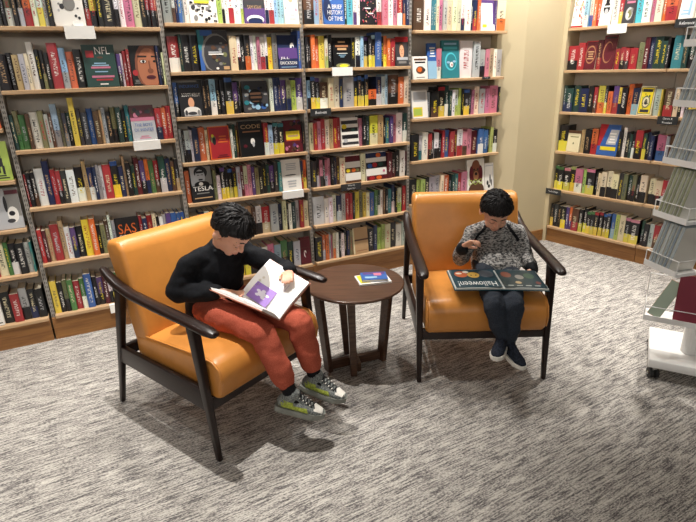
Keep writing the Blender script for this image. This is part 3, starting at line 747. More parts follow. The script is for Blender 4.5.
row('C', 5, 171, 302, 'wr10 G3 k10 k9 @199 #globe34 @230 c9 kw4 k5 ok7 w4 w4 P4 rw6 kw3 y6 a6 @278 #crest20 @298 b5:23', "on the grey globe cover's shelf", 20)
row('C', 4, 175, 303, 'kb6 @179 #endurance25 @203 k5 k4 wl7:21.5 k5 k5 ykb9:22 kp6 k3 @241 #swirl29 @270 w4 n5 n3 np6 nv5 L6 sp7', "on the bald man cover's shelf", 20)
row('C', 3, 181, 308, 's4 k3 ks8 s4 n9 o10 c4 @209 #redcover22 @231 w3 G4 u3 @239 #code26 @264 wr5 wl5 ykt6 ykt6 @284 #suitcase20 @302.5 k4 cw4 k3', "on the bright red cover's shelf", 20)
row('C', 2, 187, 311, 'o5 @191 #tesla24 @214 v4 w5:16 ykp6:21 yk4 ykb6 ykm5 s5 m4 Pc5 P5 p4 v5 k5 k5 G4 kp6 d5 t4 @282 #letter21 @301.5 rn3 yo5 y6:22', "on the moustached portrait's shelf", 20)
row('C', 1, 196, 318, 'y5 n5 w5 k5 d6 u6 k6 e5 k4 e9 ku4 kw6 cr8 s8 n4 c4 k2 w3 G4 s4 r4 c5 e4:18 k5', "on shelf behind the first boy's head", 20.5)
row('C', 0, 205, 319, 'w5 k5 y5 b5 k5 P5 yk6 yk5 kP6 kb5 kw5 kP6 kl6 kg6 kG5 s6 @300.5 #maroonear19 @318', "on the maroon cover's shelf", 20)
row('D', 6, 309, 411, 'ku6 l6 e4 @323 #blueswirl24 @344.5 G4 C9 pw5 w4 @360 #dots18 @377 rw6 P7 w6 P5 wr6 on3 n6', "on the pink dotted cover's shelf", 21)
row('D', 5, 304, 411, 'k5 k4 o5 o5 y7 Lc4 k6 @333 #goldtitle19 @351.5 k5 kw6 l4 ykp6 yk4 ykl5 b8:22.5 k3 yo4 o4 r6 @395.5 #redtop14 @409 b5', "on the gold titled cover's shelf", 20)
row('D', 4, 304, 411, 'k4 kl4 ykb5 ykp5 wu9:17 c6 c6 n4 s12 ykb4 ykb4 ykb4 ykb4 ko9:11 sn6 s4 l3 ku11 o6 c8', "above the small business sign", 20)
row('D', 3, 310, 412, 'c5 r4 P4 r5 c5 e5 r5 r4 @341 #blackbars19 @359 P4 k4 G4 cy9 e6 k3 t4 p4 P4 w7:21.5 wG5:21 c5', "on the black striped cover's shelf", 20)
row('D', 2, 313, 413, 'd5 sk4 dP4 k3 sP4 P4 k4 n4 u4 c7 @345 #brownbars17 @361 c4 @366 #fruitbars23 @387 m5 mk4 k4 w5 km3 c5', "on the fruit striped cover's shelf", 20)
row('D', 1, 319, 412, 'w7:21 w5 w5 w5 sn6 s5 r4 r4 k3 y5:21 v5 y4 c4 b6 g4 wG3 w3 u3 k3 t5 wn4:22.5 k2 Lc5 u2 r4 r4 k3', "under the fruit striped cover", 20)
row('D', 0, 320, 409, 'k4 so4 o5 s3 P3 oc4 w4 k3 w5 k4 n4 v4 @353 #banded17 @368.5 k6 n4 L4 L4 c6 k6 w6 s4 a4', "in bottom row behind the table", 20)
row('E', 5, 416, 501, 'u8 w7 t3 t3 c3 P4 s4 c5 c5 c4 nw4 w6 n3 rn4 o3 @481 #whitebox14 @495 p3 oc6', "in top row beside the pillar", 22)
row('E', 4, 415, 501, '@415.5 #smallface13 @428 #bluelines9 wP5 @442 #teal19 @460 w13:26.5 @473 s7:26 ks6 P4 e4 w3 s4', "on the teal cover's shelf", 20)
row('E', 3, 415, 501, '@415 #paleblock14 @428 s3 uk8 ykr7:22 wG4:23 G3 w3 Lw4 L3 k2 ykb6 d3 P3 c5 s6 P4 P9 d3', "one shelf below the teal cover", 20)
row('E', 2, 415, 501, 'k4 tw4 w6 kr4 k3 kw5 k3 r3 b5 r5 m3 rw6 uP5 P5 m6 wb6 b5 k2 L3 wk5 w4', "one shelf above the dog cover", 20)
row('E', 1, 414, 503, 'k4 L4 L5 k5 s7 s6 c4 o6 k3 G4 t4 r4 P7 @467.5 #dog18 @484.5 @485 #zebra12 @497', "on the dog cover's shelf", 20)
row('R', 5, 568, 672, '@567.5 #redprint17 @584 wl5 bw4 o4 ro4 @600 #penguin13 @612 w9 yr5 @623 #greycluster13 @636 C7 w8 P4 w7 o4 ro5', "on the black bird cover's shelf", 22)
row('R', 4, 567, 672, 'kr8 r5 @584 #redcircle13 @596 rm7:22 @601 #darkmaroon12 @615 r5:15 kr5:16 dr4:15 r8:15 v6 m5:22 n5:22 G8:22 G5 k3 t3', "on the maroon circle cover's shelf", 20)
row('R', 3, 560, 666, 'nG6 nG7 G7 n9 k5 ur4 oy8:21 yk3 o5:17 rp6 ny3 k6 o5:22.5 ln7 @638 #ornate15 @653 s6 y6', "on the ornate yellow cover's shelf", 20)
row('R', 2, 557, 655, 'yk7:22 @567 #creamplain13 @580 e4 k6 ro6 @597 #bluediagonal19 @618 k4 w4:23 k5 G3 wk4 kr9:22 yG5 kn4 n7', "on the blue diagonal cover's shelf", 20)
row('R', 1, 552, 645, 'ykg5 ykg5 ykP6 ykL5 wP7 L3 ykP8 k3 c3 kc5 kc5 kc6 d4 v4 kG4 kv4 k3 kc6', "above the technology sign", 20.5)
row('R', 0, 545, 634, 'yk4 yk4 kd4 k4 yk5 p3 po3 ru7 yk4 yk4 ykg4 ykg4 ykr4 ykr4 ykb4 ykb4 lb5 L4 c6 ykP5 ykP5', "in bottom row by the pillar", 20.5)
row('S', 5, 674, 700, '#whiteplain19 w4', "top row behind the rack", 22)
row('S', 4, 674, 720, 't9:22 G6:22 kG8:22 P4 #palepink18 r5', "second row behind the rack", 20)
row('S', 3, 668, 712, 'ru5 c5 k4 w3 k4 y8 d5 n5 r5', "on shelf with the lines of rack wire", 20)
row('S', 2, 657, 700, 'bP7 s3 u12 k7 r5 b5', "fourth row behind the rack", 20)
row('S', 1, 647, 690, 'kc6 kc7 sr4 nP5 P3 n5 u5 k5', "fifth row behind the rack", 20)
row('S', 0, 636, 680, 'kG6 k4 s4 ur5 r5 w3 o4 k6', "in bottom row behind the rack", 20)

def book_geo(mb, w, h, d, bands, tcol, rnd, page=hexc('e0d6bf'), soft=True):
    """one closed book standing spine forward; bands: (top fraction, colour) from the foot up"""
    t = min(.0016, w*.12); e = .0 if soft else .003
    cover = bands[0][1] if len(bands) == 1 else max(bands, key=lambda q: q[2])[1]
    # page block
    mb.box(-w/2+t, .004, e+.0006, w/2-t, d-.003, h-.003-e, page)
    # boards
    mb.box(-w/2, .003, 0, -w/2+t, d, h, cover); mb.box(w/2-t, .003, 0, w/2, d, h, cover)
    xs = [-w/2, -w*.28, w*.28, w/2]; ys = [.003, 0, 0, .003]; z0 = 0.
    ti0, ti1 = .14+rnd.random()*.14, .62+rnd.random()*.28
    off = rnd.random()*40
    for top, col, _sz in bands:
        z1 = h*top; cuts = sorted({z0, z1, *[z for z in (h*ti0, h*ti1) if z0 < z < z1]})
        for a, c in zip(cuts, cuts[1:]):
            txt = h*ti0-1e-6 <= a and c <= h*ti1+1e-6
            for i in range(3):
                if txt and i == 1: uv = [(.12, off+a), (.88, off+a), (.88, off+c), (.12, off+c)]
                else: uv = None
                mb.quad([(xs[i], ys[i], a), (xs[i+1], ys[i+1], a), (xs[i+1], ys[i+1], c), (xs[i], ys[i], c)], col, tcol if uv else None, uv)
        z0 = z1
    mb.quad([(xs[0], ys[0], h), (xs[1], ys[1], h), (xs[2], ys[2], h), (xs[3], ys[3], h)], cover)
    mb.quad([(xs[3], ys[3], 0), (xs[2], ys[2], 0), (xs[1], ys[1], 0), (xs[0], ys[0], 0)], cover)
# covers that face the room: (height m, ground colour, label, elements); elements in fractions of the cover
def R_(x0, y0, x1, y1, c): return ('R', x0, y0, x1, y1, c)
def E_(cx, cy, rx, ry, c): return ('E', cx, cy, rx, ry, c)
def T_(s, cx, cy, w, h, c): return ('T', s, cx, cy, w, h, c)
def lines(x0, x1, y0, y1, n, c, seed=1):
    rr = random.Random(seed); o = []; st = (y1-y0)/n
    for i in range(n):
        k = rr.uniform(.0, .2)*(x1-x0); o.append(R_(x0+k, y0+i*st, x1-k, y0+i*st+st*.5, c))
    return o
def blots(n, cols, seed, x0=0., y0=0., x1=1., y1=1., r0=.03, r1=.09):
    rr = random.Random(seed); o = []
    for i in range(n):
        r = rr.uniform(r0, r1); o.append(E_(rr.uniform(x0+r, x1-r), rr.uniform(y0+r, y1-r), r, r*rr.uniform(.6, 1.2)*.75, rr.choice(cols)))
    return o
def facebits(cx, cy, r, skin, hairc):
    return [E_(cx, cy+r*.25, r*.95, r*1.0, hairc), E_(cx, cy-.02, r*.78, r*1.0, skin), R_(cx-r*.5, cy+r*.12, cx-r*.15, cy+r*.2, hairc), R_(cx+r*.15, cy+r*.12, cx+r*.5, cy+r*.2, hairc),
            R_(cx-r*.08, cy-r*.25, cx+r*.1, cy+r*.1, 'H'), R_(cx-r*.3, cy-r*.52, cx+r*.3, cy-r*.44, 'm')]
COVERS = {
 'orangeside': (.20, 'o', 'orange book facing out on the far end bookcase above the lime runner cover', lines(.1, .9, .3, .8, 4, 'e')),
 'runner': (.21, 'L', 'lime cover with a black runner figure at the far end bookcase', [E_(.62, .62, .07, .06, 'k'), R_(.55, .36, .72, .58, 'k'), R_(.45, .2, .58, .38, 'k'), R_(.66, .16, .76, .38, 'k'), R_(.4, .46, .6, .52, 'k')]+lines(.1, .9, .05, .17, 2, 'k')+lines(.1, .7, .76, .92, 2, 'v')),
 'greyphoto': (.23, 's', 'pale grey cover with a dark photographed figure under the lime runner cover', [R_(.6, .3, 1, 1, 'a'), E_(.75, .35, .16, .2, 'w'), E_(.72, .38, .09, .06, 'k'), E_(.58, .62, .05, .2, 'k'), E_(.66, .2, .12, .05, 'd'), R_(.62, .85, 1, .95, 'm')]),
 'spotted': (.20, 'w', 'white cover with coloured spots at the start of the bottom far end row', [E_(.6, .85, .1, .05, 't'), E_(.4, .7, .1, .05, 'o'), E_(.65, .55, .1, .05, 'p'), E_(.4, .4, .1, .05, 'v'), E_(.62, .26, .1, .05, 'u')]+lines(.1, .9, .06, .12, 1, 'k')),
 'sketch': (.25, 'w', 'white cover with grey pencil sketches in the top row above a white card', blots(16, ['a', 's', 'd', 's'], 4, .1, .1, .9, .95)+[E_(.55, .45, .2, .14, 'a'), E_(.55, .8, .2, .1, 'a')]),
 'nfl': (0.225, 'G', 'dark green cover with big white football lettering', [T_('NFL', .62, .86, .46, .17, 'w'), R_(.1, .70, .34, .86, 'r'), E_(.52, .70, .10, .025, 'u')]+lines(.22, .78, .50, .60, 2, 'l')+[R_(.2, .44, .8, .485, 'P'), R_(.3, .35, .7, .375, 'l'), R_(.18, .22, .88, .27, 'P'), R_(.3, .15, .82, .19, 'r'), R_(.4, .05, .65, .08, 'w')]),
 'portrait': (.22, 'K', 'dark cover filled by a close up of a face', [E_(.74, .45, .58, .62, 'X'), E_(.72, .42, .46, .52, 'Z'), R_(.30, .70, .66, .745, 'K'), R_(.84, .70, 1, .74, 'K'), E_(.50, .60, .15, .055, 'X'), E_(.50, .60, .11, .035, 'w'), E_(.51, .60, .055, .035, 'K'), E_(.94, .60, .06, .03, 'K'), R_(.70, .38, .76, .62, 'X'), E_(.74, .36, .12, .065, 'X'), E_(.73, .20, .19, .055, 'm'), E_(.73, .20, .19, .012, 'K'), E_(.14, .32, .11, .075, 'r')]+lines(.05, .28, .05, .16, 3, 'a')),
 'winter': (.205, 's', 'pale cover with dark red players photo above a white card', [R_(0, .62, 1, 1, 'm'), R_(0, .56, 1, .66, 'P'), T_('THE BOYS', .5, .45, .74, .09, 'b'), T_('OF WINTER', .5, .31, .80, .09, 'b')]+lines(.25, .75, .06, .16, 2, 'P')+blots(12, ['u', 'd', 'm', 'P', 'k'], 8, .02, .64, .98, .98, .04, .1)),
 'survival': (.205, 'k', 'black survival cover with large orange lettering behind the first armchair', [T_('SAS', .48, .66, .76, .30, 'o'), T_('SURVIVAL', .48, .42, .74, .11, 'w')]+lines(.1, .9, .1, .3, 3, 'o')),
 'meadow': (.20, 'g', 'green cover beside a white card at bottom behind the armchair', blots(8, ['G', 'v', 'L'], 3)),
 'doodle': (.23, 'w', 'white cover crowded with black doodles around a lime label', blots(46, ['k', 'd', 'k', 'a'], 5, 0, 0, 1, 1, .03, .075)+[R_(.2, .5, .74, .84, 'L'), R_(.2, .46, .74, .50, 'y')]+lines(.26, .68, .55, .78, 3, 'v')),
 'planet': (.22, 'p', 'mauve cover with an orange title and a white ring in top row', [R_(0, .62, 1, .86, 'H'), R_(.1, .66, .9, .82, 'o'), R_(0, .4, 1, .62, 'd'), T_('SAM KEAN', .5, .42, .66, .10, 'e'), E_(.5, .1, .42, .12, 'w'), E_(.5, .06, .36, .09, 'n')]),
 'whitehead': (.23, 'w', 'white cover with a soft orange head in the top row', [E_(.5, .7, .2, .16, 'S'), E_(.5, .8, .2, .1, 'e'), E_(.12, .4, .04, .03, 'k'), E_(.84, .36, .06, .05, 'P')]+lines(.3, .8, .1, .3, 2, 's')),
 'globe': (0.232, 'd', 'dark grey cover with a large globe and a blue edge', [R_(0, 0, .14, 1, 'b'), R_(0, .5, .2, 1, 't'), R_(.1, .86, .5, 1, 'b'), E_(.58, .40, .50, .52, 'a'), E_(.62, .38, .47, .49, 'd')]+blots(22, ['a', 'v', 'd', 'u'], 6, .25, .05, .98, .75, .03, .08)+[R_(.3, .44, .75, .47, 's'), R_(.3, .39, .8, .42, 'w'), R_(.76, .02, .96, .1, 'e'), E_(.55, .05, .05, .03, 'w')]),
 'crest': (.205, 'n', 'navy cover with a small white crest and white lettering', [E_(.74, .66, .10, .11, 'w'), E_(.77, .62, .05, .06, 'n'), T_('JILL', .32, .31, .46, .09, 'w'), T_('ERICKSON', .50, .17, .86, .09, 'w'), R_(.1, .04, .9, .055, 'l'), R_(0, .3, 1, .62, 'p')]),
 'endurance': (.20, 'k', 'black cover with a bald man in a white suit', [T_('ENDURANCE', .5, .88, .84, .09, 'b'), T_('SCOTT KELLY', .52, .63, .80, .10, 'w'), E_(.5, .40, .13, .15, 'S'), R_(.15, .0, .88, .16, 's'), E_(.5, .16, .36, .12, 'w'), E_(.5, .08, .2, .05, 'd'), E_(.24, .1, .06, .08, 'd'), E_(.78, .1, .06, .08, 'a')]),
 'swirl': (.195, 'd', 'dark cover with pale blue swirling birds around brown lettering', blots(26, ['l', 't', 'n', 'b', 'a', 'K'], 9, 0, 0, 1, 1, .05, .12)+[E_(.5, .5, .28, .24, 'K'), R_(.28, .56, .72, .63, 'u'), R_(.3, .44, .74, .51, 'u')]+lines(.36, .64, .33, .40, 1, 'u')),
 'redcover': (0.208, 'r', 'bright orange red cover with a small black figure', [R_(0, 0, 1, 1, 'o'), R_(.06, .03, .96, .97, 'r'), E_(.22, .62, .12, .12, 'v'), E_(.26, .56, .08, .12, 'k'), E_(.2, .72, .06, .05, 'y')]+lines(.42, .9, .50, .75, 3, 'o')+lines(.3, .9, .05, .16, 2, 'm')),
 'code': (0.228, 'K', 'black cover with pale CODE lettering and a small white figure', [T_('CODE', .52, .84, .80, .11, 'e'), E_(.56, .42, .09, .09, 'w'), E_(.58, .34, .05, .08, 's'), E_(.24, .30, .08, .05, 'm'), R_(0, 0, .02, 1, 'u')]+lines(.16, .92, .68, .75, 1, 'H')),
 'suitcase': (0.215, 'm', 'plum cover with a yellow suitcase', [E_(.5, .62, .3, .12, 'k'), R_(.12, .36, .88, .66, 'y'), R_(.12, .36, .88, .40, 'o'), R_(.22, .48, .8, .54, 'e')]+blots(18, ['p', 'u', 'P', 'k'], 12, 0, 0, 1, .34)+blots(12, ['p', 'u', 'k'], 13, 0, .74, 1, 1)),
 'tesla': (0.23, 'k', 'cover with a black and white portrait of a moustached man', [R_(.04, .46, .96, .98, 's'), R_(.5, .46, .96, .98, 'a'), E_(.5, .82, .30, .17, 'K'), E_(.46, .70, .22, .20, 's'), R_(.3, .80, .62, .86, 'K'), R_(.34, .74, .43, .76, 'K'), R_(.5, .74, .6, .76, 'K'), R_(.38, .60, .56, .64, 'K'), E_(.5, .48, .34, .10, 'K'), E_(.46, .50, .10, .05, 'w'), T_('TESLA', .52, .37, .88, .13, 'w')]+lines(.2, .8, .22, .28, 1, 'a')+[R_(.1, .09, .9, .12, 'e')]),
 'letter': (0.215, 'w', 'plain white cover with a small black dash above a white card', lines(.22, .8, .66, .9, 4, 's', 4)+[E_(.46, .5, .30, .016, 'k')]+lines(.25, .75, .1, .36, 3, 's', 9)),
 'blueswirl': (.235, 'b', 'blue cover with white swirls and white title lettering', [E_(.3, .8, .3, .2, 'l'), E_(.7, .85, .2, .14, 'C'), E_(.82, .82, .13, .1, 'o'), E_(.2, .4, .2, .3, 'n'), T_('A BRIEF', .56, .46, .70, .11, 'w'), T_('HISTORY', .56, .31, .74, .11, 'w'), T_('OF TIME', .56, .15, .70, .11, 'w')]),
 'dots': (.225, 'k', 'black cover covered with small pink dots', blots(60, ['P', 'r', 'P', 'e'], 14, 0, 0, 1, 1, .02, .04)+[R_(.2, .42, .8, .5, 'k'), R_(.25, .44, .6, .47, 'w'), R_(.45, .3, .75, .33, 'w')]),
 'goldtitle': (.19, 'K', 'black cover with gold title lines above a white card', [R_(.3, .82, .7, .88, 'e'), R_(.14, .68, .86, .75, 'H'), R_(.25, .58, .75, .65, 'e'), R_(.2, .46, .8, .48, 'w'), R_(.3, .40, .7, .42, 'l'), R_(.38, .34, .62, .36, 'l'), E_(.5, .06, .4, .08, 'v'), E_(.55, .05, .24, .05, 'y')]),
 'redtop': (.195, 'd', 'dark cover with a pale face under a red band', [R_(0, .82, 1, 1, 'r'), *facebits(.48, .52, .22, 'S', 'u'), R_(.08, .2, .92, .3, 's'), R_(.2, .08, .8, .16, 'a')]),
 'blackbars': (.205, 'w', 'white cover with four broad black bars', [R_(.04, .78, .98, .90, 'd'), R_(.04, .52, .98, .66, 'k'), R_(.04, .28, .98, .42, 'k'), R_(.04, .08, .98, .17, 'd'), E_(.2, .7, .14, .08, 'y'), E_(.24, .22, .12, .07, 's'), E_(.7, .58, .1, .05, 'G')]),
 'brownbars': (.2, 'w', 'white cover with brown photographic bars next to the fruit striped cover', [R_(0, .76, 1, .97, 'm'), R_(0, .36, 1, .54, 'u'), R_(0, 0, 1, .08, 'u'), E_(.2, .45, .13, .07, 'y'), E_(.55, .45, .13, .07, 'o'), E_(.8, .45, .1, .06, 'v')]),
 'fruitbars': (.205, 'w', 'white cover with rows of coloured fruit', [R_(0, .80, 1, .98, 'n'), R_(0, .42, 1, .64, 'k'), R_(0, 0, 1, .16, 'm'), E_(.62, .88, .12, .08, 'o'), E_(.18, .52, .12, .08, 'b'), E_(.42, .54, .12, .09, 'r'), E_(.72, .55, .12, .08, 'G'), E_(.25, .07, .14, .07, 'r'), E_(.6, .07, .14, .07, 'o'), E_(.86, .3, .06, .05, 'P')]),
 'maroonear': (.205, 'm', 'maroon cover with a white curved emblem beside the table', [E_(.46, .38, .13, .13, 'w'), E_(.50, .35, .09, .09, 'm'), E_(.40, .42, .03, .04, 'P'), R_(.05, .60, .95, .61, 'u'), R_(.05, .9, .95, .91, 'u')]),
 'banded': (.205, 'e', 'beige cover with one dark band in the bottom row behind the table', [R_(0, .5, 1, .56, 'u'), R_(0, 0, .1, 1, 'c'), R_(.2, .1, .9, .13, 'H')]),
 'whitebox': (.215, 'w', 'white cover framed in purple beside the pillar in the top row', [R_(0, .9, 1, 1, 'p'), R_(.86, .2, 1, 1, 'p'), R_(.1, .1, .4, .2, 'y')]),
 'smallface': (0.16, 'w', 'small white cover with a dark head in front of the blue lined cover', [R_(.1, .82, .9, .9, 'u'), R_(.15, .70, .85, .77, 'k'), E_(.5, .40, .30, .17, 'u'), E_(.45, .42, .16, .11, 'o'), E_(.74, .4, .1, .08, 'd')]+lines(.2, .8, .06, .14, 1, 'a')),
 'bluelines': (0.25, 'b', 'blue cover with white lines behind the small white cover', lines(.2, .9, .62, .92, 4, 'w')+[R_(0, 0, 1, .5, 'l')]),
 'teal': (0.27, 't', 'teal cover with a pale flower and pale title lines', [R_(.15, .88, .85, .93, 'l'), R_(.1, .76, .9, .83, 'C'), E_(.5, .44, .34, .24, 'C'), E_(.52, .44, .28, .20, 't'), E_(.54, .36, .10, .07, 'w'), E_(.56, .35, .04, .03, 'r'), E_(.36, .42, .10, .03, 'l'), E_(.7, .44, .1, .03, 'l')]),
 'paleblock': (0.2, 's', 'pale blue cover with a yellow block one shelf below the teal cover', [R_(0, 0, 1, 1, 'w'), R_(.06, .06, .66, .4, 'y'), R_(.1, .1, .6, .34, 'L'), R_(.1, .6, .9, .95, 's')]),
 'dog': (.295, 'w', 'large white cover with a brown dog portrait', [E_(.5, .66, .30, .30, 'u'), E_(.5, .84, .22, .14, 'X'), E_(.24, .58, .13, .24, 'm'), E_(.77, .58, .13, .24, 'm'), E_(.5, .54, .16, .13, 'H'), E_(.5, .59, .08, .045, 'K'), E_(.40, .72, .045, .025, 'K'), E_(.60, .72, .045, .025, 'K'), E_(.5, .12, .46, .24, 'u'), T_('DOG', .46, .36, .80, .15, 'L')]),
 'zebra': (0.25, 'w', 'white cover with black animal markings next to the dog cover', [R_(.05, .9, .95, .93, 's'), E_(.3, .34, .12, .08, 'k'), E_(.6, .46, .08, .16, 'd'), E_(.75, .34, .06, .12, 'k'), E_(.45, .22, .14, .06, 'k'), R_(.9, .05, .95, .95, 's')]),
 'redprint': (.24, 'w', 'white cover with a red printed pattern beside the pillar', [R_(0, 0, 1, .05, 'r')]+blots(40, ['P', 'r', 'S', 'w', 'o'], 15, 0, .05, 1, .95, .03, .08)),
 'penguin': (.22, 'w', 'white cover with a small black bird', [E_(.5, .55, .28, .2, 'k'), E_(.5, .78, .16, .09, 'k'), R_(.25, .58, .75, .63, 'w'), E_(.5, .44, .16, .1, 's')]),
 'greycluster': (.225, 'd', 'dark grey cover with a pale cluster beside a turquoise spine', [R_(.14, .72, .9, .79, 's'), R_(.2, .62, .85, .68, 'P'), E_(.5, .3, .28, .2, 's'), E_(.55, .3, .18, .13, 'v'), E_(.4, .24, .1, .08, 'w'), E_(.7, .4, .1, .08, 'a')]),
 'redcircle': (0.215, 'm', 'maroon cover with a pale lined circle', [R_(0, 0, 1, 1, 'r'), R_(.05, .0, 1, .97, 'm'), E_(.5, .52, .42, .32, 'H'), E_(.5, .52, .36, .27, 'm')]+lines(.22, .8, .36, .68, 4, 'e')),
 'darkmaroon': (0.25, 'm', 'tall dark maroon cover behind short red books', [E_(.4, .5, .36, .32, 'H'), E_(.44, .5, .32, .28, 'm'), R_(.1, .9, .9, .94, 'k')]),
 'ornate': (0.21, 'c', 'pale yellow cover with a dark ornate frame', [R_(.06, .04, .94, .96, 'v'), R_(.1, .06, .9, .94, 'y'), R_(.16, .80, .84, .9, 'd'), E_(.5, .46, .28, .22, 'v'), E_(.5, .46, .22, .17, 'c'), E_(.5, .46, .10, .10, 'd'), R_(.2, .1, .8, .2, 'd')]+blots(14, ['v', 'd', 'L'], 18, .12, .2, .88, .8, .03, .06)),
 'creamplain': (.18, 'c', 'plain cream cover with a dark top band next to a yellow guide', [R_(0, .86, 1, 1, 'u'), R_(.2, .68, .84, .72, 'v'), E_(.5, .4, .06, .05, 'v')]),
 'bluediagonal': (0.245, 'b', 'blue cover with a red corner and a yellow foot strip', [('Q', (0, .3, 0, 1, .4, 1, .12, .3), 'r'), ('Q', (.4, .36, .56, .84, .96, .84, .88, .36), 's'), R_(.16, .17, .92, .29, 'y')]+lines(.5, .86, .42, .78, 4, 'w')),
 'whiteplain': (.235, 'w', 'white cover with faint blue print in the top row behind the rack', lines(.1, .8, .12, .3, 2, 'l')+[R_(.62, .1, .8, .5, 'l')]),
 'palepink': (.2, 'P', 'pale pink cover with fine grey lines behind the rack', [R_(.1, .0, 1, 1, 'c'), *lines(.2, .9, .2, .8, 7, 'e')]),
}
def art_poly(mb, el, w, h, y):
    k = el[0]; c = PAL[el[-1]]
    if k == 'R':
        _, x0, y0, x1, y1, _c = el; p = [(x0, y0), (x1, y0), (x1, y1), (x0, y1)]
    elif k == 'E':
        _, cx, cy, rx, ry, _c = el; n = 18; p = [(min(1, max(0, cx+rx*math.cos(i*2*math.pi/n))), min(1, max(0, cy+ry*math.sin(i*2*math.pi/n)))) for i in range(n)]
    elif k == 'Q':
        q = el[1]; p = [(q[i], q[i+1]) for i in (0, 2, 4, 6)]; p = [p[0], p[3], p[2], p[1]]
    mb.quad([((x-.5)*w, y, z*h) for x, z in p], c)
def solve_u(M4, x, v, z):
    a, b_ = -2.5, 4.0
    if M4 is BM: a, b_ = -1.5, 4.6
    lo, hi = a, b_
    for _ in range(50):
        mid = (lo+hi)/2
        if proj(M4 @ Vector((mid, v, z)))[0] < x: lo = mid
        else: hi = mid
    return (lo+hi)/2
def main_col(code): return code[1] if len(code) > 1 else code[0]
def words_of(b):
    c = b['code']; s = []
    if b['w'] < .018: s.append('thin')
    elif b['w'] > .044: s.append('thick')
    if b['h'] > b['h0']*1.09: s.append('tall')
    elif b['h'] < b['h0']*.88: s.append('short')
    base = CN[main_col(c)]
    if len(c) == 1: d = f'{base} book'
    elif len(c) == 2: d = f'{base} book with {CN[c[0]]} foot'
    else: d = f'{base} book with {CN[c[0]]} foot and {CN[c[2]]} head'
    b['sz'] = ' '.join(s); b['base'] = base; b['d0'] = d; b['d'] = ((b['sz']+' ') if s else '')+d
rnd = random.Random(42)
BOOKS = []; FACES = []; used_faces = set()
for bay, si, x0, x1, toks, phrase, h0 in ROWS:
    M4, bu0, bu1, zs = BAY[bay]; z = zs[si]+TH; vf = .030
    u0, u1 = solve_u(M4, x0, vf, z), solve_u(M4, x1, vf, z)
    if abs(u0-bu0) < .06: u0 = bu0+.004
    if abs(u1-bu1) < .06: u1 = bu1-.004
    u0 = max(u0, bu0+.003); u1 = min(u1, bu1-.003)
    par = []; knots = [(0, x0)]
    for t in toks:
        if t[0] == '@': knots.append((len(par), float(t[1:]))); continue
        mm = re.match(r'(#?[A-Za-z]+)(\d+\.?\d*)(?::(\d+\.?\d*))?$', t); par.append((mm[1], float(mm[2]), float(mm[3]) if mm[3] else None))
    if knots[-1][0] == len(par): knots[-1] = (len(par), x1)
    else: knots.append((len(par), x1))
    xs_ = [None]*(len(par)+1)       # boundary pixels: tokens share out the stretch between two known edges
    for (i0, a0), (i1, a1) in zip(knots, knots[1:]):
        tot = sum(p[1] for p in par[i0:i1]) or 1; cum = 0; xs_[i0] = a0
        for q in range(i0, i1): cum += par[q][1]; xs_[q+1] = a0+(a1-a0)*cum/tot
    zm = z+.09
    us = [solve_u(M4, x, vf, zm) for x in xs_]
    us = [min(max(q, bu0+.004), bu1-.004) for q in us]
    if us[0]-bu0 < .06 and abs(us[0]-us[1]) > .02: us[0] = bu0+.004
    if bu1-us[-1] < .06: us[-1] = bu1-.004
    gap = (zs[si+1]-zs[si]-TH if si+1 < len(zs) else .40)-.012
    rowbooks = []
    for (code, wpx, hh), a, c in zip(par, us, us[1:]):
        if c-a < .006: continue
        if code[0] == '#':
            FACES.append(dict(name=code[1:], M=M4, u=(a+c)/2, w=(c-a)*.96, z=z, row=phrase, gap=gap)); rowbooks.append(dict(base='facing out cover', face=True)); continue
        h = (hh if hh else h0+rnd.uniform(-1.6, 1.3))/100; h = min(h, gap)
        b_ = dict(code=code, M=M4, u=(a+c)/2, w=(c-a)*.955, z=z, h=h, h0=h0/100, v=vf+rnd.uniform(-.008, .012), dep=rnd.uniform(.115, .14), seed=rnd.random(), row=phrase, bay=bay, face=False)
        words_of(b_); rowbooks.append(b_); BOOKS.append(b_)
    for i, b_ in enumerate(rowbooks):
        if b_['face']: continue
        b_['L'] = rowbooks[i-1]['base'] if i else None; b_['R'] = rowbooks[i+1]['base'] if i+1 < len(rowbooks) else None
    spines = [q for q in rowbooks if not q['face']]
    ORD = ['first', 'second', 'third', 'fourth', 'fifth', 'sixth', 'seventh', 'eighth', 'ninth', 'tenth', 'eleventh', 'twelfth', 'thirteenth', 'fourteenth', 'fifteenth']
    for b_ in spines:
        same = [q for q in spines if q['d'] == b_['d']]
        if len(same) == 1: b_['label'] = f"{b_['d']} {phrase}"
        else:
            near = [q for q in same if (q['L'], q['R']) == (b_['L'], b_['R'])]
            if len(near) == 1 and b_['L'] and b_['R'] and 'facing' not in b_['L']+b_['R'] and b_['L'] != b_['base'] and b_['R'] != b_['base']:
                l = f"{b_['d']} between {b_['L']} and {b_['R']} ones {phrase}"
                b_['label'] = l
            else:
                same = [q for q in spines if q['code'] == b_['code']]; b_['label'] = f"{ORD[same.index(b_)]} {b_['d0']} counting rightwards {phrase}"
        if len(b_['label'].split()) > 16:
            same2 = [q for q in spines if q['code'] == b_['code']]
            c = b_['code']; d = ' and '.join([CN[main_col(c)]]+[CN[q] for i, q in enumerate(c) if i != (1 if len(c) > 1 else 0)]) if len(c) < 3 else f"{CN[c[1]]} {CN[c[0]]} and {CN[c[2]]}"
            b_['label'] = (f"{ORD[same2.index(b_)]} " if len(same2) > 1 else '')+f"{d} book {'counting rightwards ' if len(same2) > 1 else ''}{phrase}"
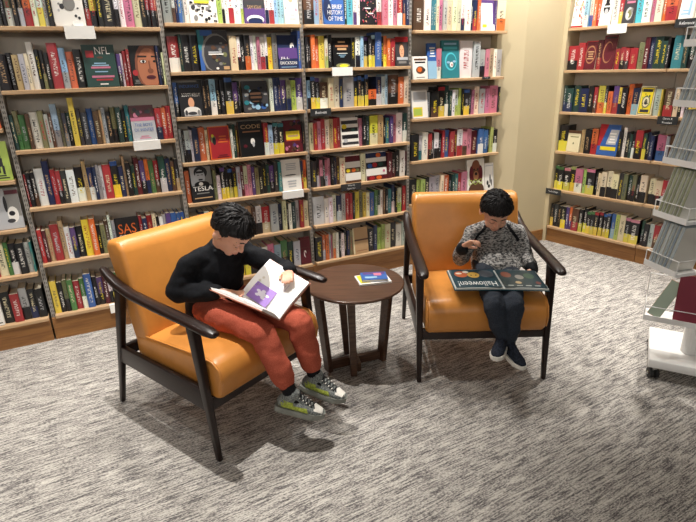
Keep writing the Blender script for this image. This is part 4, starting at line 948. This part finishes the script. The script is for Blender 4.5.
# which books show largest: projected spine area times the share of it that nothing stands in front of
bpy.context.view_layer.update(); DG = bpy.context.evaluated_depsgraph_get(); DG.update()
def seen_area(b_):
    Mx = b_['M']; v = b_['v']; px = []; vis = 0; n = 0
    for fu in (-.3, .3):
        for fz in (.12, .4, .65, .9):
            p = Mx @ Vector((b_['u']+fu*b_['w'], v, b_['z']+fz*b_['h'])); x, y = proj(p); n += 1
            if not (0 <= x <= IW and 0 <= y <= IH): continue
            d = p-EYEP; hit = scene.ray_cast(DG, EYEP, d.normalized(), distance=d.length-.004)
            if not hit[0]: vis += 1
    a = [proj(Mx @ Vector((b_['u']+fu*b_['w'], v, b_['z']+fz*b_['h']))) for fu, fz in ((-.5, 0), (.5, 0), (.5, 1), (-.5, 1))]
    ar = abs(sum(a[i][0]*a[(i+1) % 4][1]-a[(i+1) % 4][0]*a[i][1] for i in range(4)))/2
    return ar*vis/n
for b_ in BOOKS: b_['area'] = seen_area(b_)
N_SPINES = 300-len(FACES)
order = sorted(BOOKS, key=lambda q: -q['area']); keep = set(id(q) for q in order[:N_SPINES] if q['area'] > 0)
def bands_of(c):
    col = [PAL[q] for q in c]
    if len(c) == 1: return [(1.0, col[0], 1)]
    if len(c) == 2: return [(.40, col[0], .40), (1.0, col[1], .60)]
    return [(.36, col[0], .36), (.88, col[1], .52), (1.0, col[2], .12)]
def tcol_of(c, r):
    m = main_col(c)
    if m in DARK: return PAL[r.choice('wwcsye')] if m != 'o' else PAL[r.choice('wk')]
    return PAL[r.choice('kkdnru')]
rest = MB(); allb = []
def tint(c, r):
    g_ = .3*c[0]+.55*c[1]+.15*c[2]; v = r.uniform(.82, 1.15); m_ = r.uniform(.03, .16); j = [r.uniform(.9, 1.1) for _ in range(3)]
    return tuple(min(.86, (q*(1-m_)+g_*m_)*v*jj) for q, jj in zip(c, j))
for b_ in BOOKS:
    r = random.Random(b_['seed']); g = MB(); book_geo(g, b_['w'], b_['h'], b_['dep'], [(t_, tint(c_, r), s_) for t_, c_, s_ in bands_of(b_['code'])], tcol_of(b_['code'], r), r, soft=r.random() < .6)
    Mx = b_['M'] @ Matrix.Translation((b_['u'], b_['v'], b_['z']+.0006))
    if id(b_) in keep:
        o = g.build('book', M['book']); o.matrix_world = Mx; tag(o, b_['label'], 'book', 'books standing spine out'+(' on the far shelves' if b_['bay'] in 'ERS' else ' on the long wall'))
    else: rest.merge(g, Mx)
o = rest.build('small_shelved_books', M['book']); tag(o, 'the many smaller spines filling the rest of the bookcase shelves', 'books', None, 'stuff')
for f in FACES:
    h, ground, label, els = COVERS[f['name']]; h = min(h, f['gap']); w = min(f['w'], h*.86) if f['name'] not in ('greyphoto', 'runner') else f['w']; d = .018
    lean = math.radians(7)
    Mx = f['M'] @ Matrix.Translation((f['u'], .022, f['z']+.0008+d*math.sin(lean))) @ Matrix.Rotation(-lean, 4, 'X')
    g = MB(); cg = PAL[ground]; t = .0015
    g.box(-w/2, 0, 0, w/2, t, h, cg); g.box(-w/2, d-t, .0, w/2, d, h, cg); g.box(-w/2, t, 0, -w/2+t, d-t, h, cg); g.box(-w/2+t, t, .002, w/2-.003, d-t, h-.002, hexc('e0d6bf'))
    o = g.build('book', M['book']); o.matrix_world = Mx; tag(o, label, 'book', 'books facing out from the shelves')
    art = MB(); ti = MB(); y = -.0004
    for el in els:
        if el[0] == 'T':
            _, s, cx, cy, tw, th_, c = el; put_text(ti, s, (-w/2, -.0004-.00012*(len(els)+3), 0), (w, 0, 0), (0, 0, h), cx, cy, tw, th_, PAL[c])
        else: art_poly(art, el, w, h, y)
        y -= .00012
    if art.v: art.build('cover_art', M['art'], o)
    if ti.v: ti.build('title', M['art'], o)

# two small books on the table
for i, (c, ang, z, cc, pg, w, d, h) in enumerate((((.128, 2.540), 12, TZ, 'w', 'y', .17, .125, .009), ((.134, 2.545), 4, TZ+.0095, 'b', 'P', .135, .105, .013))):
    g = MB(); g.box(-w/2, -d/2, 0, w/2, d/2, .0012, PAL[cc]); g.box(-w/2+.002, -d/2+.002, .0012, w/2-.002, d/2-.002, h-.0012, hexc('ddd6c8')); g.box(-w/2, -d/2, h-.0012, w/2, d/2, h, PAL[cc]); g.box(-w/2, -d/2, .0012, -w/2+.0015, d/2, h-.0012, PAL[cc])
    o = g.build('paperback', M['book']); o.location = (*c, z+.0006); o.rotation_euler = (0, 0, math.radians(ang))
    tag(o, ('white and yellow paperback lying under the blue one on the round table', 'blue and purple paperback lying on top on the round table')[i], 'book', 'paperbacks on the round table')
    a = MB(); zz = h+.0004
    for x0, y0, x1, y1, c2 in (((-.45, -.4, -.15, .45, 'y'), (-.1, -.3, .4, .4, 's')) if i == 0 else ((-.46, -.44, .46, .2, 'b'), (-.4, .2, .44, .44, 'p'), (.0, .0, .3, .34, 'P'), (-.36, -.3, .1, -.1, 'l'))):
        a.quad([(x0*w, y0*d, zz), (x1*w, y0*d, zz), (x1*w, y1*d, zz), (x0*w, y1*d, zz)], PAL[c2]); zz += .0002
    a.build('cover_art', M['art'], o)

# ------------------------------------------------------------------ shelf cards and section signs
def shelf_card(bay, si, xa, xb, drop, up, label, fold=.06):
    M4, _, _, zs = BAY[bay]; zt = zs[si]+TH; a, c = solve_u(M4, xa, -.004, zt), solve_u(M4, xb, -.004, zt); m = MB(); t = .0012
    m.box(a, -.005-t, zt-drop, c, -.005, zt+.0035); m.box(a, -.005, zt+.0015, c, .016, zt+.0035)
    if up: m.box((a+c)/2-up[0]/2, .0148, zt+.0035, (a+c)/2+up[0]/2, .016, zt+up[1])
    o = in_bay(m, M4).build('shelf_card', M['paper']); tag(o, label, 'card', 'white cards on the shelf edges')
shelf_card('B', 5, 63.5, 94, .062, (.05, .03), 'white card on the shelf edge under the pencil sketch cover')
shelf_card('B', 3, 133, 160, .05, None, 'white card on the shelf edge under the white winter cover')
shelf_card('B', 0, 109.5, 119.5, .055, None, 'small white card on the bottom shelf edge behind the first armchair')
shelf_card('C', 2, 282.5, 303.5, .048, None, 'white card on the shelf edge under the plain white cover')
shelf_card('D', 5, 332, 352.5, .052, None, 'white card on the shelf edge under the gold titled cover')
shelf_card('R', 5, 608, 627.5, .062, None, 'white card on the top shelf edge right of the small black bird cover'.replace(' right of', ' past'))
def shelf_sign(bay, si, xa, xb, lines_, label, dz=.012, hh=.045):
    M4, _, _, zs = BAY[bay]; zt = zs[si]; a, c = solve_u(M4, xa, -.006, zt), solve_u(M4, xb, -.006, zt); m = MB(); m.box(a, -.009, zt+TH-dz-hh+.012, c, -.004, zt+TH+.004)
    o = in_bay(m, M4).build('shelf_sign', M['signdark']); tag(o, label, 'sign', 'dark section signs on the shelf edges')
    t = MB(); w = c-a; n = len(lines_); z0 = zt+TH-dz-hh+.012; H = hh+dz-.008
    for i, s in enumerate(lines_):
        tw = min(.62*w, .0105*len(s)*(1.0 if n == 1 else .9)); put_text(t, s, (a, -.0095, z0), (w, 0, 0), (0, 0, H), .5, 1-(i+.5)/n if n > 1 else .5, tw/w, .36/n*(1.0 if n == 1 else 1.3), (.9, .9, .9))
    in_bay(t, M4).build('lettering', M['signwhite'], o)
shelf_sign('D', 4, 310.5, 331, ['Business'], 'dark sign lettered business on the shelf edge nearest the doodle cover bookcase')
shelf_sign('D', 2, 341, 361, ['Wine &', 'Spirits'], 'dark sign with two white lines on the shelf edge under the fruit striped cover')
shelf_sign('R', 1, 545.5, 561, ['Technology'], 'dark sign lettered technology on the shelf edge by the pillar')
shelf_sign('R', 3, 657.5, 678, ['Games &', 'Puzzles'], 'dark sign with two white lines on the shelf edge beside the wire rack', .016, .05)
shelf_sign('S', 5, 675, 700, ['Reference'], 'dark sign on the top shelf edge above the wire rack', .014, .05)
shelf_sign('E', 4, 482, 490, ['New'], 'tiny dark tag on the shelf edge under the teal cover row', .004, .022)

# ------------------------------------------------------------------ wire display rack
RK = Vector((1.47, 2.36, 0)); rack = empty('display_rack', (1.80, 2.50, 0), 0, 'white wire display rack on castors at the edge of the carpet', 'rack'); ro = rack.location.copy()
def rb(mb, name, mat, parent=rack, bev=0):
    o = MB(); o.merge(mb, Matrix.Translation(-ro))
    return o.build(name, mat, parent)
BA2 = math.radians(-29)
e1 = Vector((math.cos(BA2), math.sin(BA2), 0)); e2 = Vector((-e1.y, e1.x, 0)); B0 = on_floor(647.5, 367, .07)
RBm = Matrix.Translation(Vector((B0.x, B0.y, 0))) @ Rz(BA2)
m = MB(); m.box(0, 0, .07, .56, .40, .118); o_ = MB(); o_.merge(m, RBm @ Matrix.Identity(4)); base = bevelled(in_bay(o_, Matrix.Translation(-ro)), 'base', M['whitemetal'], rack, .006, 2)
for cu, cv in ((.03, .03), (.53, .03), (.03, .37), (.53, .37)):
    m = MB(); c = RBm @ Vector((cu, cv, 0)); ax = (e1*.9+e2*.4).normalized()
    for s in (-.014, .014): m.tube([c+Vector((0, 0, .029))+ax*(s-.008), c+Vector((0, 0, .029))+ax*(s+.008)], .026, 18, caps=False)
    w_ = rb(m, 'castor', M['rubber'])
    m = MB(); m.tube([c+Vector((0, 0, .05)), c+Vector((0, 0, .072))], .012, 10); m.tube([c+Vector((0, 0, .029))-ax*.026, c+Vector((0, 0, .029))+ax*.026], .009, 12); m.box(c.x-.012, c.y-.012, .05, c.x+.012, c.y+.012, .066)
    rb(m, 'castor_fork', M['chrome'], w_)
m = MB(); pc = on_floor(690, 352, .115); pc.z = 0; m.tube([pc+Vector((0, 0, .115)), pc+Vector((0, 0, 1.8))], .045, 20); m.smooth = True; rb(m, 'pole', M['whitemetal'])
# pockets: one column facing the left side of the photo, one facing the camera
TIER = [.325, .612, .860, 1.108, 1.357, 1.60]
def pocket(M4, w, d, hb, label=None):
    """a wire pocket: tray, bent wire front, wire back; x width, y depth (front at 0)"""
    m = MB(); m.box(0, 0, 0, w, d, .004); m.box(0, -.002, 0, w, .0, .028); m.box(-.002, 0, 0, 0, d, .014); m.box(w, 0, 0, w+.002, d, .014)
    t = MB(); t.merge(m, M4); tr = rb(t, 'tray', M['whitemetal'])
    m = MB(); r = .0021
    m.tube([(0, d, .075), (0, .004, .075), (w, .004, .075), (w, d, .075)], r, 6)
    for x in (0, w): m.tube([(x, .004, .0), (x, .004, .075)], r, 6); m.tube([(x, d, 0), (x, d, hb)], r, 6)
    m.tube([(0, d, hb), (w, d, hb)], r, 6); m.tube([(w/2, d, 0), (w/2, d, hb)], r, 6)
    t = MB(); t.merge(m, M4); rb(t, 'wire_rail', M['whitemetal'], tr)
gcol = ['a4aeb2', '8a969b', 'b0b8b8', '95a0a3', '84919a']
grn = ['8f957a', '9aa083', '848b70', 'a0a58c', '8a9078']
lab_n = ['nearest the aisle', 'second from the aisle', 'third from the aisle', 'fourth from the aisle', 'fifth from the aisle', 'innermost']
tier_l = ['bottom', 'second lowest', 'third lowest', 'middle', 'second highest', 'top']
for ti in range(1, 6):
    z = TIER[ti]; M4 = Matrix.Translation((1.452, 2.392, z)) @ Rz(math.radians(-77))
    pocket(M4, .19, .16, .20)
    cols = grn if ti == 2 else gcol
    nbk = 6 if ti < 5 else 2
    for i in range(nbk):
        g = MB(); wd = .018; hh = .235; g.box(0, 0, 0, wd-.004, .145, hh, hexc(cols[i % 5])); g.box(wd-.0038, .002, .002, wd-.0026, .143, hh-.002, hexc('dcdad0')); g.box(0.0, -.0008, 0, .0025, 0, hh, hexc('d0d2cc'))
        o = g.build('booklet', M['book']); sh = Matrix.Translation((.012+i*.0215, .008, .0088)) @ Matrix.Rotation(math.radians(13), 4, 'Y')
        o.matrix_world = M4 @ sh
        tag(o, f"{'olive grey' if ti == 2 else 'blue grey'} booklet {lab_n[i]} in the {tier_l[ti]} rack pocket", 'booklet', 'booklets in the wire rack')
F0 = Matrix.Translation((1.487, 2.372, 0)) @ Rz(math.radians(-31))
for ti, z in enumerate((.318, .575, .835, 1.09, 1.36, 1.585)):
    M4 = F0 @ Matrix.Translation((.0 if ti == 0 else .245, -.02 if ti else 0, z)); pocket(M4, .40 if ti == 0 else .30, .15, .20)
    cc = ('8c3444', 'a82c42', '3d4a50', '9aa0a0', 'c9c7bf')[min(ti, 4)]
    if ti < 3:
        for q in range(1 if ti == 0 else 2):
            g = MB(); g.box(0, 0, 0, .15, .012, .225 if ti else .24, hexc(cc)); g.box(.002, .0125, .002, .148, .0145, .22, hexc('ddd6c8')); g.box(-.001, .0, .02, 0, .012, .20, hexc('5a1a24'))
            o = g.build('booklet', M['book']); o.matrix_world = M4 @ Matrix.Translation((.125 if ti == 0 else .012+.0*q, .02+.045*q, .0078)) @ Matrix.Rotation(math.radians(-9), 4, 'X')
            tag(o, (('maroon', 'crimson', 'slate')[ti])+' book facing out '+('in front' if q == 0 else 'behind another')+' in the '+('lowest', 'second', 'third')[ti]+' front rack pocket', 'booklet', 'booklets in the wire rack')
g = MB(); g.box(0, 0, 0, .20, .012, .27, hexc('b4763c')); g.box(.002, -.0012, .002, .198, 0, .268, hexc('8d9a86'))
o = g.build('booklet', M['book']); o.matrix_world = F0 @ Matrix.Translation((.004, .082, .3228)) @ Rz(math.radians(62)) @ Matrix.Rotation(math.radians(-30), 4, 'X')
o.matrix_world = F0 @ Matrix.Translation((.012, .022, .340)) @ Matrix.Rotation(math.radians(-22), 4, 'X') @ Matrix.Rotation(math.radians(24), 4, 'Y') @ Matrix.Scale(.30, 4, (1, 0, 0)) @ Matrix.Scale(.75, 4, (0, 0, 1))
bpy.context.view_layer.update(); zmin = min((o.matrix_world @ Vector(c)).z for c in o.bound_box); o.location.z += .318+.0055-zmin
tag(o, 'narrow grey green booklet with orange back in the lowest front rack pocket', 'booklet', 'booklets in the wire rack')

# ------------------------------------------------------------------ light
w = bpy.data.worlds.new('world'); scene.world = w; w.use_nodes = True; w.node_tree.nodes['Background'].inputs[0].default_value = (1, .95, .88, 1); w.node_tree.nodes['Background'].inputs[1].default_value = .05
def spot(loc, at, power, size=70, blend=.5, col=(1, .96, .905), rad=.05):
    l = bpy.data.lights.new('ceiling_spot', 'SPOT'); l.energy = power; l.spot_size = math.radians(size); l.spot_blend = blend; l.color = col; l.shadow_soft_size = rad
    o = bpy.data.objects.new('ceiling_spot', l); COL.objects.link(o); o.location = loc; d = Vector(at)-Vector(loc); o.rotation_euler = d.to_track_quat('-Z', 'Y').to_euler(); return o
def wash(M4, u, power, v=-1.15, z=2.85, zt=1.75):
    spot(M4 @ Vector((u, v, z)), M4 @ Vector((u, .0, zt)), power, 95, .8)
for u in (-.45, 1.3, 2.0, 2.75, 3.5): spot(BM @ Vector((u, -.42, 2.93)), BM @ Vector((u, -.10, 1.55)), 108, 105, .8)
for u in (.3, 1.15): spot(RM @ Vector((u, -.42, 2.93)), RM @ Vector((u, -.10, 1.55)), 108, 105, .8)
spot((-.68, 2.0, 2.95), (-1.15, 1.75, 0), 300, 84, .9, rad=.02)
spot((-.4, 3.15, 2.95), (.75, 2.55, 0), 110, 62, .7, rad=.02)
spot((-1.9, 1.0, 2.95), (-2.0, 1.1, 0), 85, 70, .8)
spot((1.75, 3.2, 2.95), (1.62, 3.05, 0), 270, 54, .9)
spot((1.05, 1.75, 2.95), (1.52, 2.35, .9), 70, 42, .8)  # extra spot added to brighten the wire rack
spot((-.3, .5, 2.95), (-.3, .6, 0), 66, 54, .9)
for x, y in ((-3.4, -2.2), (-1.0, -2.6), (1.6, -2.6)):      # unseen fill panels added to light the shelf backs from the shop side
    l = bpy.data.lights.new('ceiling_panel', 'AREA'); l.shape = 'RECTANGLE'; l.size = 2.2; l.size_y = .7; l.energy = 22; l.color = (1, .97, .93)
    o = bpy.data.objects.new('ceiling_panel', l); COL.objects.link(o); o.location = (x, y, 2.55)
    o.rotation_euler = (BM @ Vector((1.8, 0, 1.2))-o.location).to_track_quat('-Z', 'Y').to_euler()
scene.view_settings.view_transform = 'Standard'; scene.view_settings.look = 'None'; scene.view_settings.gamma = 1; scene.view_settings.use_curve_mapping = False
scene.view_settings.exposure = 0.0
